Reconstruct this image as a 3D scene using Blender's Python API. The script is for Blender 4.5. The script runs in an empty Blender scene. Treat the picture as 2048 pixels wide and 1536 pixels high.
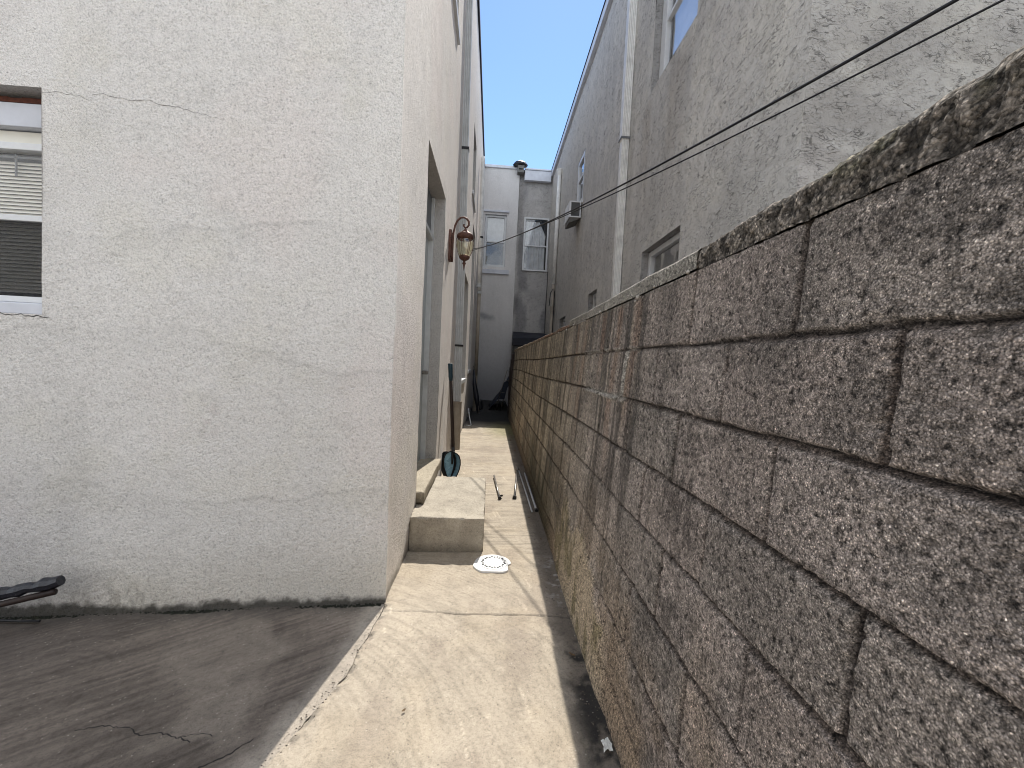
import bpy, bmesh, math, random
import numpy as np
from mathutils import Vector, Matrix

random.seed(7)
SC = bpy.context.scene
COL = SC.collection

# ------------------------------------------------------------------ camera
cam_d = bpy.data.cameras.new("camera")
cam_d.sensor_width = 36.0
cam_d.lens = 36.0 * 840.0 / 2048.0
cam_d.clip_start = 0.02
cam_d.clip_end = 2000
cam = bpy.data.objects.new("camera", cam_d)
COL.objects.link(cam)
RIGHT = Vector((0.99750443, -0.0512941, 0.04851625))
DOWN = Vector((0.04594288, -0.050211, -0.99768137))
FWD = Vector((0.05361122, 0.99742056, -0.0477291))
cam.matrix_world = Matrix((
    (RIGHT.x, -DOWN.x, -FWD.x, 0.0),
    (RIGHT.y, -DOWN.y, -FWD.y, 0.0),
    (RIGHT.z, -DOWN.z, -FWD.z, 1.4),
    (0, 0, 0, 1)))
SC.camera = cam

# ------------------------------------------------------------------ light
SUN_EL, SUN_AZ = math.radians(52.0), math.radians(10.5)
world = bpy.data.worlds.new("World")
SC.world = world
world.use_nodes = True
wn = world.node_tree
bg = wn.nodes.get("Background") or wn.nodes.new("ShaderNodeBackground")
sky = wn.nodes.new("ShaderNodeTexSky")
sky.sky_type = 'NISHITA'
sky.sun_disc = False
sky.sun_elevation = SUN_EL
sky.sun_rotation = SUN_AZ
sky.altitude = 50
sky.air_density = 1.0
sky.dust_density = 0.05
sky.ozone_density = 4.5
# unseen bright clouds added behind the camera as fill light for shaded walls; the strip of sky above the alley is clear
tc = wn.nodes.new("ShaderNodeTexCoord")
sx = wn.nodes.new("ShaderNodeSeparateXYZ"); wn.links.new(tc.outputs["Generated"], sx.inputs[0])
cn = wn.nodes.new("ShaderNodeTexNoise"); cn.inputs["Scale"].default_value = 2.6; cn.inputs["Detail"].default_value = 7; cn.inputs["Roughness"].default_value = 0.58
wn.links.new(tc.outputs["Generated"], cn.inputs["Vector"])
cr = wn.nodes.new("ShaderNodeMapRange"); cr.interpolation_type = 'SMOOTHSTEP'
cr.inputs["From Min"].default_value = 0.40; cr.inputs["From Max"].default_value = 0.56
wn.links.new(cn.outputs[0], cr.inputs["Value"])
cf = wn.nodes.new("ShaderNodeMapRange"); cf.interpolation_type = 'SMOOTHSTEP'
cf.inputs["From Min"].default_value = 0.30; cf.inputs["From Max"].default_value = -0.15
wn.links.new(sx.outputs["Y"], cf.inputs["Value"])
cm = wn.nodes.new("ShaderNodeMath"); cm.operation = 'MULTIPLY'
wn.links.new(cr.outputs[0], cm.inputs[0]); wn.links.new(cf.outputs[0], cm.inputs[1])
cx_mix = wn.nodes.new("ShaderNodeMixRGB"); cx_mix.inputs[2].default_value = (8.6, 9.0, 9.4, 1)
wn.links.new(cm.outputs[0], cx_mix.inputs[0]); wn.links.new(sky.outputs[0], cx_mix.inputs[1])
wn.links.new(cx_mix.outputs[0], bg.inputs[0])
bg.inputs[1].default_value = 0.10
sun_d = bpy.data.lights.new("sun", 'SUN')
sun_d.energy = 2.7
sun_d.angle = math.radians(0.5)
sun_d.color = (1.0, 0.95, 0.87)
sun = bpy.data.objects.new("sun", sun_d)
COL.objects.link(sun)
sdir = Vector((math.sin(SUN_AZ) * math.cos(SUN_EL), math.cos(SUN_AZ) * math.cos(SUN_EL), math.sin(SUN_EL)))
sun.rotation_euler = sdir.to_track_quat('Z', 'Y').to_euler()
sun.location = (2, 10, 20)
SC.view_settings.view_transform = 'Standard'
SC.view_settings.look = 'None'
SC.view_settings.exposure = 1.14
SC.view_settings.gamma = 1.0
SC.cycles.filter_width = 1.0
SC.view_settings.use_curve_mapping = False

# ------------------------------------------------------------------ noise helpers
def _hash(ix, iy, iz, seed):
    h = (ix.astype(np.int64) * 73856093) ^ (iy.astype(np.int64) * 19349663) ^ (iz.astype(np.int64) * 83492791) ^ (seed * 2654435761)
    h = (h ^ (h >> 13)) * 1274126177
    h = h ^ (h >> 16)
    return (h & 0xFFFF).astype(np.float64) / 65535.0

def vn(P, s, seed=0):
    Q = np.asarray(P, float) * np.asarray(s, float)
    I = np.floor(Q).astype(np.int64)
    F = Q - I
    F = F * F * (3 - 2 * F)
    o = np.zeros(len(Q))
    for dx in (0, 1):
        wx = F[:, 0] if dx else 1 - F[:, 0]
        for dy in (0, 1):
            wy = F[:, 1] if dy else 1 - F[:, 1]
            for dz in (0, 1):
                wz = F[:, 2] if dz else 1 - F[:, 2]
                o += wx * wy * wz * _hash(I[:, 0] + dx, I[:, 1] + dy, I[:, 2] + dz, seed)
    return o

def fbm(P, s, octv=4, seed=0, gain=0.5):
    o = 0.0; a = 1.0; t = 0.0
    s = np.asarray(s, float) * np.ones(3)
    for k in range(octv):
        o = o + a * vn(P, s * (2 ** k), seed + k * 17)
        t += a; a *= gain
    return o / t

def sstep(a, b, x):
    t = np.clip((x - a) / (b - a), 0, 1)
    return t * t * (3 - 2 * t)

def mixc(c, d, f):
    f = np.asarray(f)[:, None]
    return c * (1 - f) + np.asarray(d)[None, :] * f

# ------------------------------------------------------------------ objects
def tag(o, label=None, cat=None, group=None, kind=None):
    if label: o["label"] = label
    if cat: o["category"] = cat
    if group: o["group"] = group
    if kind: o["kind"] = kind
    return o

def thing(name, loc, label, cat, group=None):
    o = bpy.data.objects.new(name, None)
    o.empty_display_size = 0.2
    o.location = loc
    COL.objects.link(o)
    return tag(o, label, cat, group)

def origin_of(p):
    v = Vector((0, 0, 0))
    while p is not None:
        v += Vector(p.location); p = p.parent
    return v

def finish(name, verts, faces, mat, parent=None, smooth=False, cols=None, loc=None, bevel=0.0, autosmooth=None):
    """One mesh object; verts are given in world coordinates."""
    off = origin_of(parent) if parent is not None else Vector(loc or (0, 0, 0))
    V = np.asarray(verts, float) - np.array(off)[None, :]
    me = bpy.data.meshes.new(name)
    if isinstance(faces, np.ndarray):
        nf = len(faces)
        me.vertices.add(len(V)); me.vertices.foreach_set("co", V.ravel())
        me.loops.add(nf * 4); me.loops.foreach_set("vertex_index", faces.astype(np.int32).ravel())
        me.polygons.add(nf)
        me.polygons.foreach_set("loop_start", np.arange(0, nf * 4, 4, dtype=np.int32))
        try:
            me.polygons.foreach_set("loop_total", np.full(nf, 4, dtype=np.int32))
        except Exception:
            pass
        me.update(calc_edges=True)
        me.validate()
    else:
        me.from_pydata([tuple(v) for v in V], [], faces)
        me.update()
    if cols is not None:
        a = me.color_attributes.new("tone", 'FLOAT_COLOR', 'POINT')
        c = np.ones((len(V), 4)); c[:, :3] = cols
        a.data.foreach_set("color", c.ravel())
    me.materials.append(mat)
    if smooth:
        me.polygons.foreach_set("use_smooth", np.ones(len(me.polygons), dtype=bool))
    o = bpy.data.objects.new(name, me)
    COL.objects.link(o)
    if parent is not None:
        o.parent = parent
    elif loc is not None:
        o.location = loc
    if bevel:
        m = o.modifiers.new("bevel", 'BEVEL'); m.width = bevel; m.segments = 2; m.limit_method = 'ANGLE'
    return o

class MB:
    """Collects boxes, tubes, lathes and slabs into one mesh."""
    def __init__(s): s.v = []; s.f = []
    def quad8(s, c):
        b = len(s.v); s.v += [tuple(p) for p in c]
        s.f += [tuple(b + i for i in q) for q in ((0, 3, 2, 1), (4, 5, 6, 7), (0, 1, 5, 4), (1, 2, 6, 5), (2, 3, 7, 6), (3, 0, 4, 7))]
    def box(s, x0, x1, y0, y1, z0, z1):
        s.quad8([(x0, y0, z0), (x1, y0, z0), (x1, y1, z0), (x0, y1, z0), (x0, y0, z1), (x1, y0, z1), (x1, y1, z1), (x0, y1, z1)])
    def boxT(s, T, u0, u1, v0, v1, d0, d1):
        s.quad8([T(u0, v0, d0), T(u1, v0, d0), T(u1, v0, d1), T(u0, v0, d1), T(u0, v1, d0), T(u1, v1, d0), T(u1, v1, d1), T(u0, v1, d1)])
    def ring(s, pts_rings, caps=True):
        b = len(s.v); n = len(pts_rings[0])
        for r in pts_rings: s.v += [tuple(p) for p in r]
        for i in range(len(pts_rings) - 1):
            for k in range(n):
                a = b + i * n + k; c = b + i * n + (k + 1) % n
                s.f.append((a, c, c + n, a + n))
        if caps:
            s.f.append(tuple(b + k for k in range(n))[::-1])
            e = b + (len(pts_rings) - 1) * n
            s.f.append(tuple(e + k for k in range(n)))
    def tube(s, pts, r, n=10):
        pts = [Vector(p) for p in pts]; rings = []
        up = None
        for i, p in enumerate(pts):
            t = (pts[min(i + 1, len(pts) - 1)] - pts[max(i - 1, 0)]).normalized()
            if up is None:
                up = Vector((0, 0, 1)) if abs(t.z) < 0.9 else Vector((0, 1, 0))
            a = (up - t * up.dot(t)).normalized(); b = t.cross(a); up = a
            rr = r[i] if isinstance(r, (list, tuple)) else r
            rings.append([p + (a * math.cos(2 * math.pi * k / n) + b * math.sin(2 * math.pi * k / n)) * rr for k in range(n)])
        s.ring(rings)
    def lathe(s, cx, cy, prof, n=24, ribs=0, amp=0.0):
        rings = []
        for r, z in prof:
            rings.append([(cx + (r * (1 + amp * math.cos(ribs * 2 * math.pi * k / n))) * math.cos(2 * math.pi * k / n),
                           cy + (r * (1 + amp * math.cos(ribs * 2 * math.pi * k / n))) * math.sin(2 * math.pi * k / n), z) for k in range(n)])
        s.ring(rings)
    def prism(s, T, poly, d0, d1):
        b = len(s.v); n = len(poly)
        s.v += [tuple(T(u, v, d0)) for u, v in poly] + [tuple(T(u, v, d1)) for u, v in poly]
        s.f.append(tuple(b + k for k in range(n))[::-1]); s.f.append(tuple(b + n + k for k in range(n)))
        for k in range(n):
            s.f.append((b + k, b + (k + 1) % n, b + n + (k + 1) % n, b + n + k))
    def build(s, name, mat, parent=None, smooth=False, bevel=0.0, loc=None):
        o = finish(name, s.v, s.f, mat, parent, smooth, None, loc, bevel)
        bm = bmesh.new(); bm.from_mesh(o.data); bmesh.ops.recalc_face_normals(bm, faces=bm.faces); bm.to_mesh(o.data); bm.free()
        return o

class NM:
    """Numpy mesh: dense grids with a colour per point."""
    def __init__(s): s.V = []; s.F = []; s.C = []; s.n = 0
    def grid(s, us, vs, fn, holes=(), flip=False):
        U, W = np.meshgrid(us, vs, indexing='ij'); nu, nv = U.shape
        P, C = fn(U.ravel(), W.ravel())
        idx = np.arange(nu * nv).reshape(nu, nv)
        q = np.stack([idx[:-1, :-1], idx[1:, :-1], idx[1:, 1:], idx[:-1, 1:]], -1).reshape(-1, 4)
        if holes:
            uc = ((U[:-1, :-1] + U[1:, 1:]) / 2).ravel(); vc = ((W[:-1, :-1] + W[1:, 1:]) / 2).ravel()
            keep = np.ones(len(q), bool)
            for a, b, c, d in holes: keep &= ~((uc > a) & (uc < b) & (vc > c) & (vc < d))
            q = q[keep]
        used = np.unique(q); rm = -np.ones(nu * nv, int); rm[used] = np.arange(len(used))
        q = rm[q]
        if flip: q = q[:, ::-1]
        s.V.append(P[used]); s.C.append(C[used]); s.F.append(q + s.n); s.n += len(used)
    def quad(s, pts, col):
        s.V.append(np.array(pts, float)); s.C.append(np.tile(np.array(col, float), (4, 1)))
        s.F.append(np.array([[0, 1, 2, 3]]) + s.n); s.n += 4
    def build(s, name, mat, parent=None, smooth=True, loc=None):
        return finish(name, np.concatenate(s.V), np.concatenate(s.F), mat, parent, smooth, np.concatenate(s.C), loc)

def lines(a, b, step, must=()):
    n = max(1, int(round((b - a) / step)))
    x = list(np.linspace(a, b, n + 1))
    for m in must:
        if a < m < b:
            x = [t for t in x if abs(t - m) > step * 0.45 or t in (a, b)] + [m]
    return np.array(sorted(set(x)))

# ------------------------------------------------------------------ materials
class NT:
    def __init__(s, name):
        s.m = bpy.data.materials.new(name); s.m.use_nodes = True
        s.t = s.m.node_tree; s.t.nodes.clear()
        s.out = s.t.nodes.new("ShaderNodeOutputMaterial")
    def n(s, typ, ins=None, **kw):
        nd = s.t.nodes.new(typ)
        for k, v in kw.items(): setattr(nd, k, v)
        for k, v in (ins or {}).items():
            if hasattr(v, "bl_rna") and v.bl_rna.identifier.startswith("NodeSocket"):
                s.t.links.new(v, nd.inputs[k])
            elif isinstance(v, bpy.types.NodeSocket):
                s.t.links.new(v, nd.inputs[k])
            else:
                nd.inputs[k].default_value = v
        return nd
    def noise(s, vec, scale, detail=4, rough=0.55, dist=0.0):
        return s.n("ShaderNodeTexNoise", {"Vector": vec, "Scale": scale, "Detail": detail, "Roughness": rough, "Distortion": dist}).outputs[0]
    def vor(s, vec, scale, feature='F1', out="Distance", rnd=1.0):
        return s.n("ShaderNodeTexVoronoi", {"Vector": vec, "Scale": scale, "Randomness": rnd}, feature=feature).outputs[out]
    def ramp(s, fac, stops, interp='LINEAR'):
        r = s.n("ShaderNodeValToRGB", {"Fac": fac}); cr = r.color_ramp; cr.interpolation = interp
        while len(cr.elements) < len(stops): cr.elements.new(0.5)
        for e, (p, c) in zip(cr.elements, stops):
            e.position = p; e.color = (c, c, c, 1) if not hasattr(c, '__len__') else (*c, 1)
        return r.outputs[0]
    def math(s, op, a, b=0.0, c=None):
        nd = s.n("ShaderNodeMath", {0: a, 1: b}, operation=op)
        if c is not None:
            if isinstance(c, bpy.types.NodeSocket): s.t.links.new(c, nd.inputs[2])
            else: nd.inputs[2].default_value = c
        return nd.outputs[0]
    def mul(s, a, b, fac=1.0):
        return s.n("ShaderNodeMixRGB", {0: fac, 1: a, 2: b}, blend_type='MULTIPLY').outputs[0]
    def mix(s, fac, a, b):
        return s.n("ShaderNodeMixRGB", {0: fac, 1: a, 2: b}).outputs[0]
    def coord(s): return s.n("ShaderNodeTexCoord").outputs["Object"]
    def mapv(s, v, scale, rot=(0, 0, 0)):
        return s.n("ShaderNodeMapping", {"Vector": v, "Scale": scale, "Rotation": rot}).outputs[0]
    def tone(s): return s.n("ShaderNodeAttribute", attribute_name="tone").outputs["Color"]
    def bump(s, h, strength, dist, prev=None):
        ins = {"Height": h, "Strength": strength, "Distance": dist}
        if prev is not None: ins["Normal"] = prev
        return s.n("ShaderNodeBump", ins).outputs[0]
    def done(s, col, rough=0.8, nrm=None, metal=0.0, spec=0.3):
        b = s.n("ShaderNodeBsdfPrincipled", {"Base Color": col if isinstance(col, bpy.types.NodeSocket) else (*col, 1), "Roughness": rough, "Metallic": metal, "Specular IOR Level": spec})
        if nrm is not None: s.t.links.new(nrm, b.inputs["Normal"])
        s.t.links.new(b.outputs[0], s.out.inputs[0])
        return s.m

def simple(name, col, rough=0.5, metal=0.0, var=0.15, scale=25.0, bump=0.0, spec=0.4):
    t = NT(name); c = t.coord()
    f = t.noise(c, scale, 5, 0.6)
    k = t.ramp(f, [(0.3, 1 - var), (0.7, 1 + var * 0.4)])
    g = t.noise(c, scale * 0.17, 3, 0.6)
    k2 = t.ramp(g, [(0.3, 1 - var * 0.8), (0.7, 1.0)])
    colr = t.mul(t.mul((*col, 1), k), k2)
    nrm = t.bump(f, bump, 0.01) if bump else None
    r = t.ramp(g, [(0.2, max(0.0, rough - 0.1)), (0.8, min(1.0, rough + 0.1))])
    return t.done(colr, r, nrm, metal, spec)

def m_stucco_fine():
    t = NT("fine_stucco"); c = t.coord()
    a = t.noise(c, 95, 3, 0.65)
    b = t.noise(c, 210, 2, 0.6)
    pit = t.ramp(a, [(0.26, 0.50), (0.38, 0.84), (0.50, 1.0), (0.72, 1.08)])
    grit = t.ramp(b, [(0.28, 0.80), (0.5, 1.0), (0.72, 1.12)])
    md = t.noise(c, 21, 5, 0.7, 0.5)
    sm = t.ramp(md, [(0.28, 0.86), (0.45, 0.99), (0.75, 1.04)])
    col = t.mul(t.mul(t.mul(t.tone(), pit), grit), sm)
    co = t.noise(c, 42, 3, 0.6)
    h = t.math('ADD', t.math('ADD', t.math('MULTIPLY', a, 1.0), t.math('MULTIPLY', b, 0.5)), t.math('MULTIPLY', co, 1.2))
    big = t.noise(c, 3.5, 4, 0.55)
    n1 = t.bump(big, 0.25, 0.06)
    n = t.bump(h, 0.62, 0.013, n1)
    return t.done(col, 0.92, n, spec=0.15)

def m_stucco_trowel(name="trowelled_stucco", scale=3.2, amt=0.9):
    t = NT(name); c = t.coord()
    rot = t.mapv(c, (1.0, 1.0, 2.6), (math.radians(24), math.radians(14), 0))
    def steps(sc, lo, dark):
        w = t.noise(rot, sc, 4, 0.55, 0.8)
        ln = t.ramp(w, [(0.455, 1.0), (0.488, dark), (0.500, dark * 1.1), (0.512, 1.07), (0.56, 1.0)])
        st = t.ramp(w, [(0.47, 0.0), (0.505, 1.0)])
        mk = t.ramp(t.noise(c, sc * 0.8 + lo, 4, 0.7), [(0.47, 0.0), (0.56, 1.0)])
        return t.mix(mk, (1, 1, 1, 1), ln), t.math('MULTIPLY', st, mk)
    l1, h1 = steps(scale * 2.2, 0.7, 0.44)
    l2, h2 = steps(scale * 4.6, 1.9, 0.52)
    fine = t.noise(c, 75, 5, 0.72)
    mid = t.noise(c, 9, 6, 0.66, 0.4)
    pit = t.ramp(fine, [(0.27, 0.66), (0.41, 0.97), (0.7, 1.06)])
    pit2 = t.ramp(mid, [(0.28, 0.86), (0.45, 1.0), (0.8, 1.03)])
    col = t.mul(t.mul(t.mul(t.mul(t.tone(), l1), l2), pit), pit2)
    n1 = t.bump(mid, 0.5 * amt, 0.05)
    n2 = t.bump(h1, 0.6 * amt, 0.014, n1)
    n2 = t.bump(h2, 0.6 * amt, 0.009, n2)
    n3 = t.bump(fine, 0.6 * amt, 0.008, n2)
    return t.done(col, 0.9, n3, spec=0.2)

def m_block(name="weathered_concrete_block", s1=300, s2=95, bd=0.0035, deep=1.0):
    t = NT(name); c = t.coord()
    cell = t.vor(c, s1, 'F1', "Color")
    g = t.n("ShaderNodeSeparateColor", {0: cell}).outputs[0]
    d = t.vor(c, s1, 'F1', "Distance")
    d2 = t.vor(c, s2, 'F1', "Distance")
    g2 = t.n("ShaderNodeSeparateColor", {0: t.vor(c, s2, 'F1', "Color")}).outputs[1]
    ns = t.noise(c, 75, 5, 0.7)
    fine = t.noise(c, 320, 2, 0.6)
    grain = t.ramp(g, [(0.0, 0.50), (0.35, 0.85), (0.7, 1.10), (0.94, 1.35), (1.0, 1.9)])
    gap = t.ramp(d, [(0.30, 1.08), (0.62, 0.72), (0.9, 0.45)])
    big = t.ramp(g2, [(0.0, 0.72), (0.5, 1.0), (1.0, 1.22)])
    pit = t.ramp(ns, [(0.34, 0.10), (0.43, 0.62), (0.50, 0.98), (0.68, 1.22)])
    d2r = t.ramp(d2, [(0.35, 1.06), (0.75, 0.80), (1.0, 0.45)])
    sp = t.n("ShaderNodeSeparateColor", {0: t.vor(c, s1 * 1.7, 'F1', "Color")}).outputs[2]
    fn = t.mul(t.ramp(fine, [(0.3, 0.72), (0.7, 1.22)]), t.ramp(sp, [(0.0, 0.25), (0.10, 0.80), (0.5, 1.0), (0.90, 1.15), (0.97, 1.9), (1.0, 2.3)]))
    col = t.mul(t.mul(t.mul(t.mul(t.mul(t.tone(), grain), gap), big, 0.8), pit), fn)
    col = t.mul(col, d2r, deep * 0.8)
    h = t.math('SUBTRACT', t.math('ADD', t.math('MULTIPLY', g, 0.5), t.math('MULTIPLY', ns, 1.6)), t.math('MULTIPLY', d, 0.8))
    h = t.math('SUBTRACT', h, t.math('MULTIPLY', d2, 0.9 * deep))
    n = t.bump(h, 0.9, bd)
    return t.done(col, 0.92, n, spec=0.25)

def m_concrete(name="worn_concrete", speck=1.0, chips=False):
    t = NT(name); c = t.coord()
    a = t.noise(c, 60, 5, 0.68)
    b = t.noise(c, 240, 3, 0.65)
    m = t.noise(c, 9, 5, 0.65, 0.4)
    e1 = t.ramp(a, [(0.30, 0.74), (0.5, 1.0), (0.72, 1.10)])
    e2 = t.ramp(b, [(0.28, 0.66), (0.46, 1.0), (0.75, 1.12)])
    e3 = t.ramp(m, [(0.28, 0.80), (0.52, 1.0), (0.75, 1.07)])
    col = t.mul(t.mul(t.mul(t.tone(), e1), e2, speck), e3)
    h = t.math('ADD', t.math('MULTIPLY', a, 1.0), t.math('MULTIPLY', b, 0.35))
    if chips:
        vc = t.n("ShaderNodeSeparateColor", {0: t.vor(c, 85, 'F1', "Color")}).outputs[0]
        vd = t.vor(c, 85, 'F1', "Distance")
        lit = t.math('MULTIPLY', t.ramp(vc, [(0.93, 0.0), (0.95, 1.0)]), t.ramp(vd, [(0.15, 1.0), (0.28, 0.0)]))
        dk = t.math('MULTIPLY', t.ramp(vc, [(0.05, 1.0), (0.07, 0.0)]), t.ramp(vd, [(0.15, 1.0), (0.30, 0.0)]))
        col = t.mix(t.math('MULTIPLY', lit, 0.55), col, (0.62, 0.56, 0.48, 1))
        col = t.mix(t.math('MULTIPLY', dk, 0.65), col, (0.05, 0.045, 0.04, 1))
    n = t.bump(h, 0.5, 0.007)
    return t.done(col, 0.88, n, spec=0.25)

def m_glass(name, tint=(1, 1, 1), refl=0.10, rough=0.02):
    t = NT(name)
    fr = t.n("ShaderNodeLayerWeight", {"Blend": 0.5}).outputs["Facing"]
    fac = t.math('ADD', t.math('MULTIPLY', t.math('POWER', fr, 4.0), 0.75), refl * 0.5)
    nz = t.noise(t.coord(), 2.0, 2, 0.5)
    nrm = t.bump(nz, 0.08, 0.05)
    tr = t.n("ShaderNodeBsdfTransparent", {"Color": (*tint, 1)}).outputs[0]
    gl = t.n("ShaderNodeBsdfGlossy", {"Color": (0.95, 0.97, 1, 1), "Roughness": rough, "Normal": nrm}).outputs[0]
    mx = t.n("ShaderNodeMixShader", {0: fac, 1: tr, 2: gl}).outputs[0]
    t.t.links.new(mx, t.out.inputs[0])
    return t.m

def m_screen():
    t = NT("insect_screen")
    tr = t.n("ShaderNodeBsdfTransparent", {"Color": (1, 1, 1, 1)}).outputs[0]
    df = t.n("ShaderNodeBsdfDiffuse", {"Color": (0.03, 0.03, 0.033, 1)}).outputs[0]
    mx = t.n("ShaderNodeMixShader", {0: 0.40, 1: tr, 2: df}).outputs[0]
    t.t.links.new(mx, t.out.inputs[0])
    return t.m

M = {}
M['fine'] = m_stucco_fine()
M['trowel'] = m_stucco_trowel()
M['trowel_small'] = m_stucco_trowel("rough_rear_stucco", 5.0, 0.8)
M['block'] = m_block()
M['coping'] = m_block("pitted_coping_block", 130, 48, 0.011, 1.3)
M['path'] = m_concrete("path_concrete", 1.0, True)
M['yard'] = m_concrete("yard_concrete", 1.0, True)
M['ground'] = simple("bare_ground", (0.42, 0.37, 0.30), 0.95, 0, 0.3, 4, 0.3)
M['white'] = simple("white_vinyl", (0.72, 0.73, 0.74), 0.4, 0, 0.08, 12)
M['paintwhite'] = simple("white_painted_metal", (0.84, 0.83, 0.80), 0.45, 0, 0.20, 9, 0.1)
M['gutter_grey'] = simple("pale_grey_metal", (0.56, 0.57, 0.57), 0.42, 0, 0.16, 8)
M['pipe_beige'] = simple("beige_plastic_pipe", (0.36, 0.31, 0.25), 0.5, 0, 0.2, 10)
M['door'] = simple("pale_grey_door_paint", (0.40, 0.43, 0.43), 0.5, 0, 0.08, 6)
M['doordark'] = simple("grey_panel", (0.15, 0.16, 0.17), 0.6, 0, 0.1, 8)
M['blind'] = simple("cream_blind", (0.80, 0.78, 0.70), 0.55, 0, 0.06, 10)
M['rust'] = simple("rusty_steel", (0.16, 0.055, 0.035), 0.85, 0.2, 0.5, 40, 0.3)
M['copper'] = simple("rusty_brown_metal", (0.17, 0.085, 0.065), 0.6, 0.5, 0.45, 60, 0.3)
M['darkedge'] = simple("dark_roof_edge", (0.015, 0.017, 0.03), 0.6, 0, 0.2, 10)
M['roof'] = simple("tar_roof", (0.05, 0.05, 0.055), 0.9, 0, 0.3, 10, 0.2)
M['fascia'] = simple("white_fascia", (0.62, 0.64, 0.70), 0.4, 0, 0.12, 6)
M['black'] = simple("black_rubber", (0.012, 0.012, 0.014), 0.45, 0, 0.3, 30)
M['blackbag'] = simple("black_plastic_wrap", (0.010, 0.011, 0.02), 0.45, 0, 0.3, 40, 0.5, 0.6)
M['navy'] = simple("navy_tarp", (0.018, 0.026, 0.045), 0.6, 0, 0.3, 20, 0.3)
M['steel'] = simple("weathered_steel", (0.30, 0.28, 0.26), 0.38, 0.85, 0.4, 60, 0.1)
M['darkwood'] = simple("dark_wood", (0.035, 0.020, 0.016), 0.6, 0, 0.4, 40, 0.2)
M['grip'] = simple("teal_grip", (0.012, 0.045, 0.065), 0.45, 0, 0.25, 40)
M['blade'] = simple("sky_sheen_blade", (0.22, 0.40, 0.52), 0.28, 0.3, 0.2, 20)  # blue base colour paints in the sky's reflection on the steel
M['plastic'] = simple("white_plastic", (0.76, 0.755, 0.74), 0.4, 0, 0.12, 22)
M['slot'] = simple("dark_slot", (0.02, 0.02, 0.02), 0.9, 0, 0.2, 20)
M['curtain'] = simple("sheer_curtain", (0.62, 0.64, 0.66), 0.9, 0, 0.25, 5)
M['room'] = simple("dark_room", (0.02, 0.022, 0.026), 0.95, 0, 0.2, 3)
M['glass'] = m_glass("window_glass")
M['lampglass'] = m_glass("lamp_glass", (0.93, 0.90, 0.76), 0.22, 0.06)
M['screen'] = m_screen()
M['crack'] = simple("crack_fill", (0.03, 0.027, 0.024), 0.95, 0, 0.3, 30)
M['paper'] = simple("paper", (0.75, 0.74, 0.70), 0.8, 0, 0.1, 30)
M['leaf'] = simple("dead_leaf", (0.16, 0.10, 0.05), 0.8, 0, 0.4, 40)
M['moss'] = simple("dark_moss", (0.020, 0.022, 0.013), 0.95, 0, 0.5, 60, 0.5)
M['cement'] = simple("grey_cement", (0.20, 0.195, 0.185), 0.9, 0, 0.3, 40, 0.4)

# ------------------------------------------------------------------ setting: ground, yard, path
NEAR_BND = [(-6.0, -1.9), (-2.0, -1.35), (0.5, -0.92), (1.3, -0.72), (1.466, -0.683), (1.628, -0.64), (1.815, -0.575), (2.234, -0.545), (2.376, -0.545)]
def bnd(Y):
    b = np.interp(Y, [p[0] for p in NEAR_BND], [p[1] for p in NEAR_BND])
    P = np.stack([np.zeros_like(Y), Y, np.zeros_like(Y)], 1)
    return b + np.where(Y < 2.36, (fbm(P, 9, 3, 5) - 0.5) * 0.03, 0)

def wallX(Y, z):
    """Alley face of the left house."""
    Y = np.asarray(Y, float); z = np.asarray(z, float)
    return -0.54 + 0.04 * np.clip((Y - 2.376) / 13.3, 0, 1) - 0.009 * np.maximum(0, z - 2.6) * np.clip((Y - 2.376) / 3.0, 0, 1)

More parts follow.
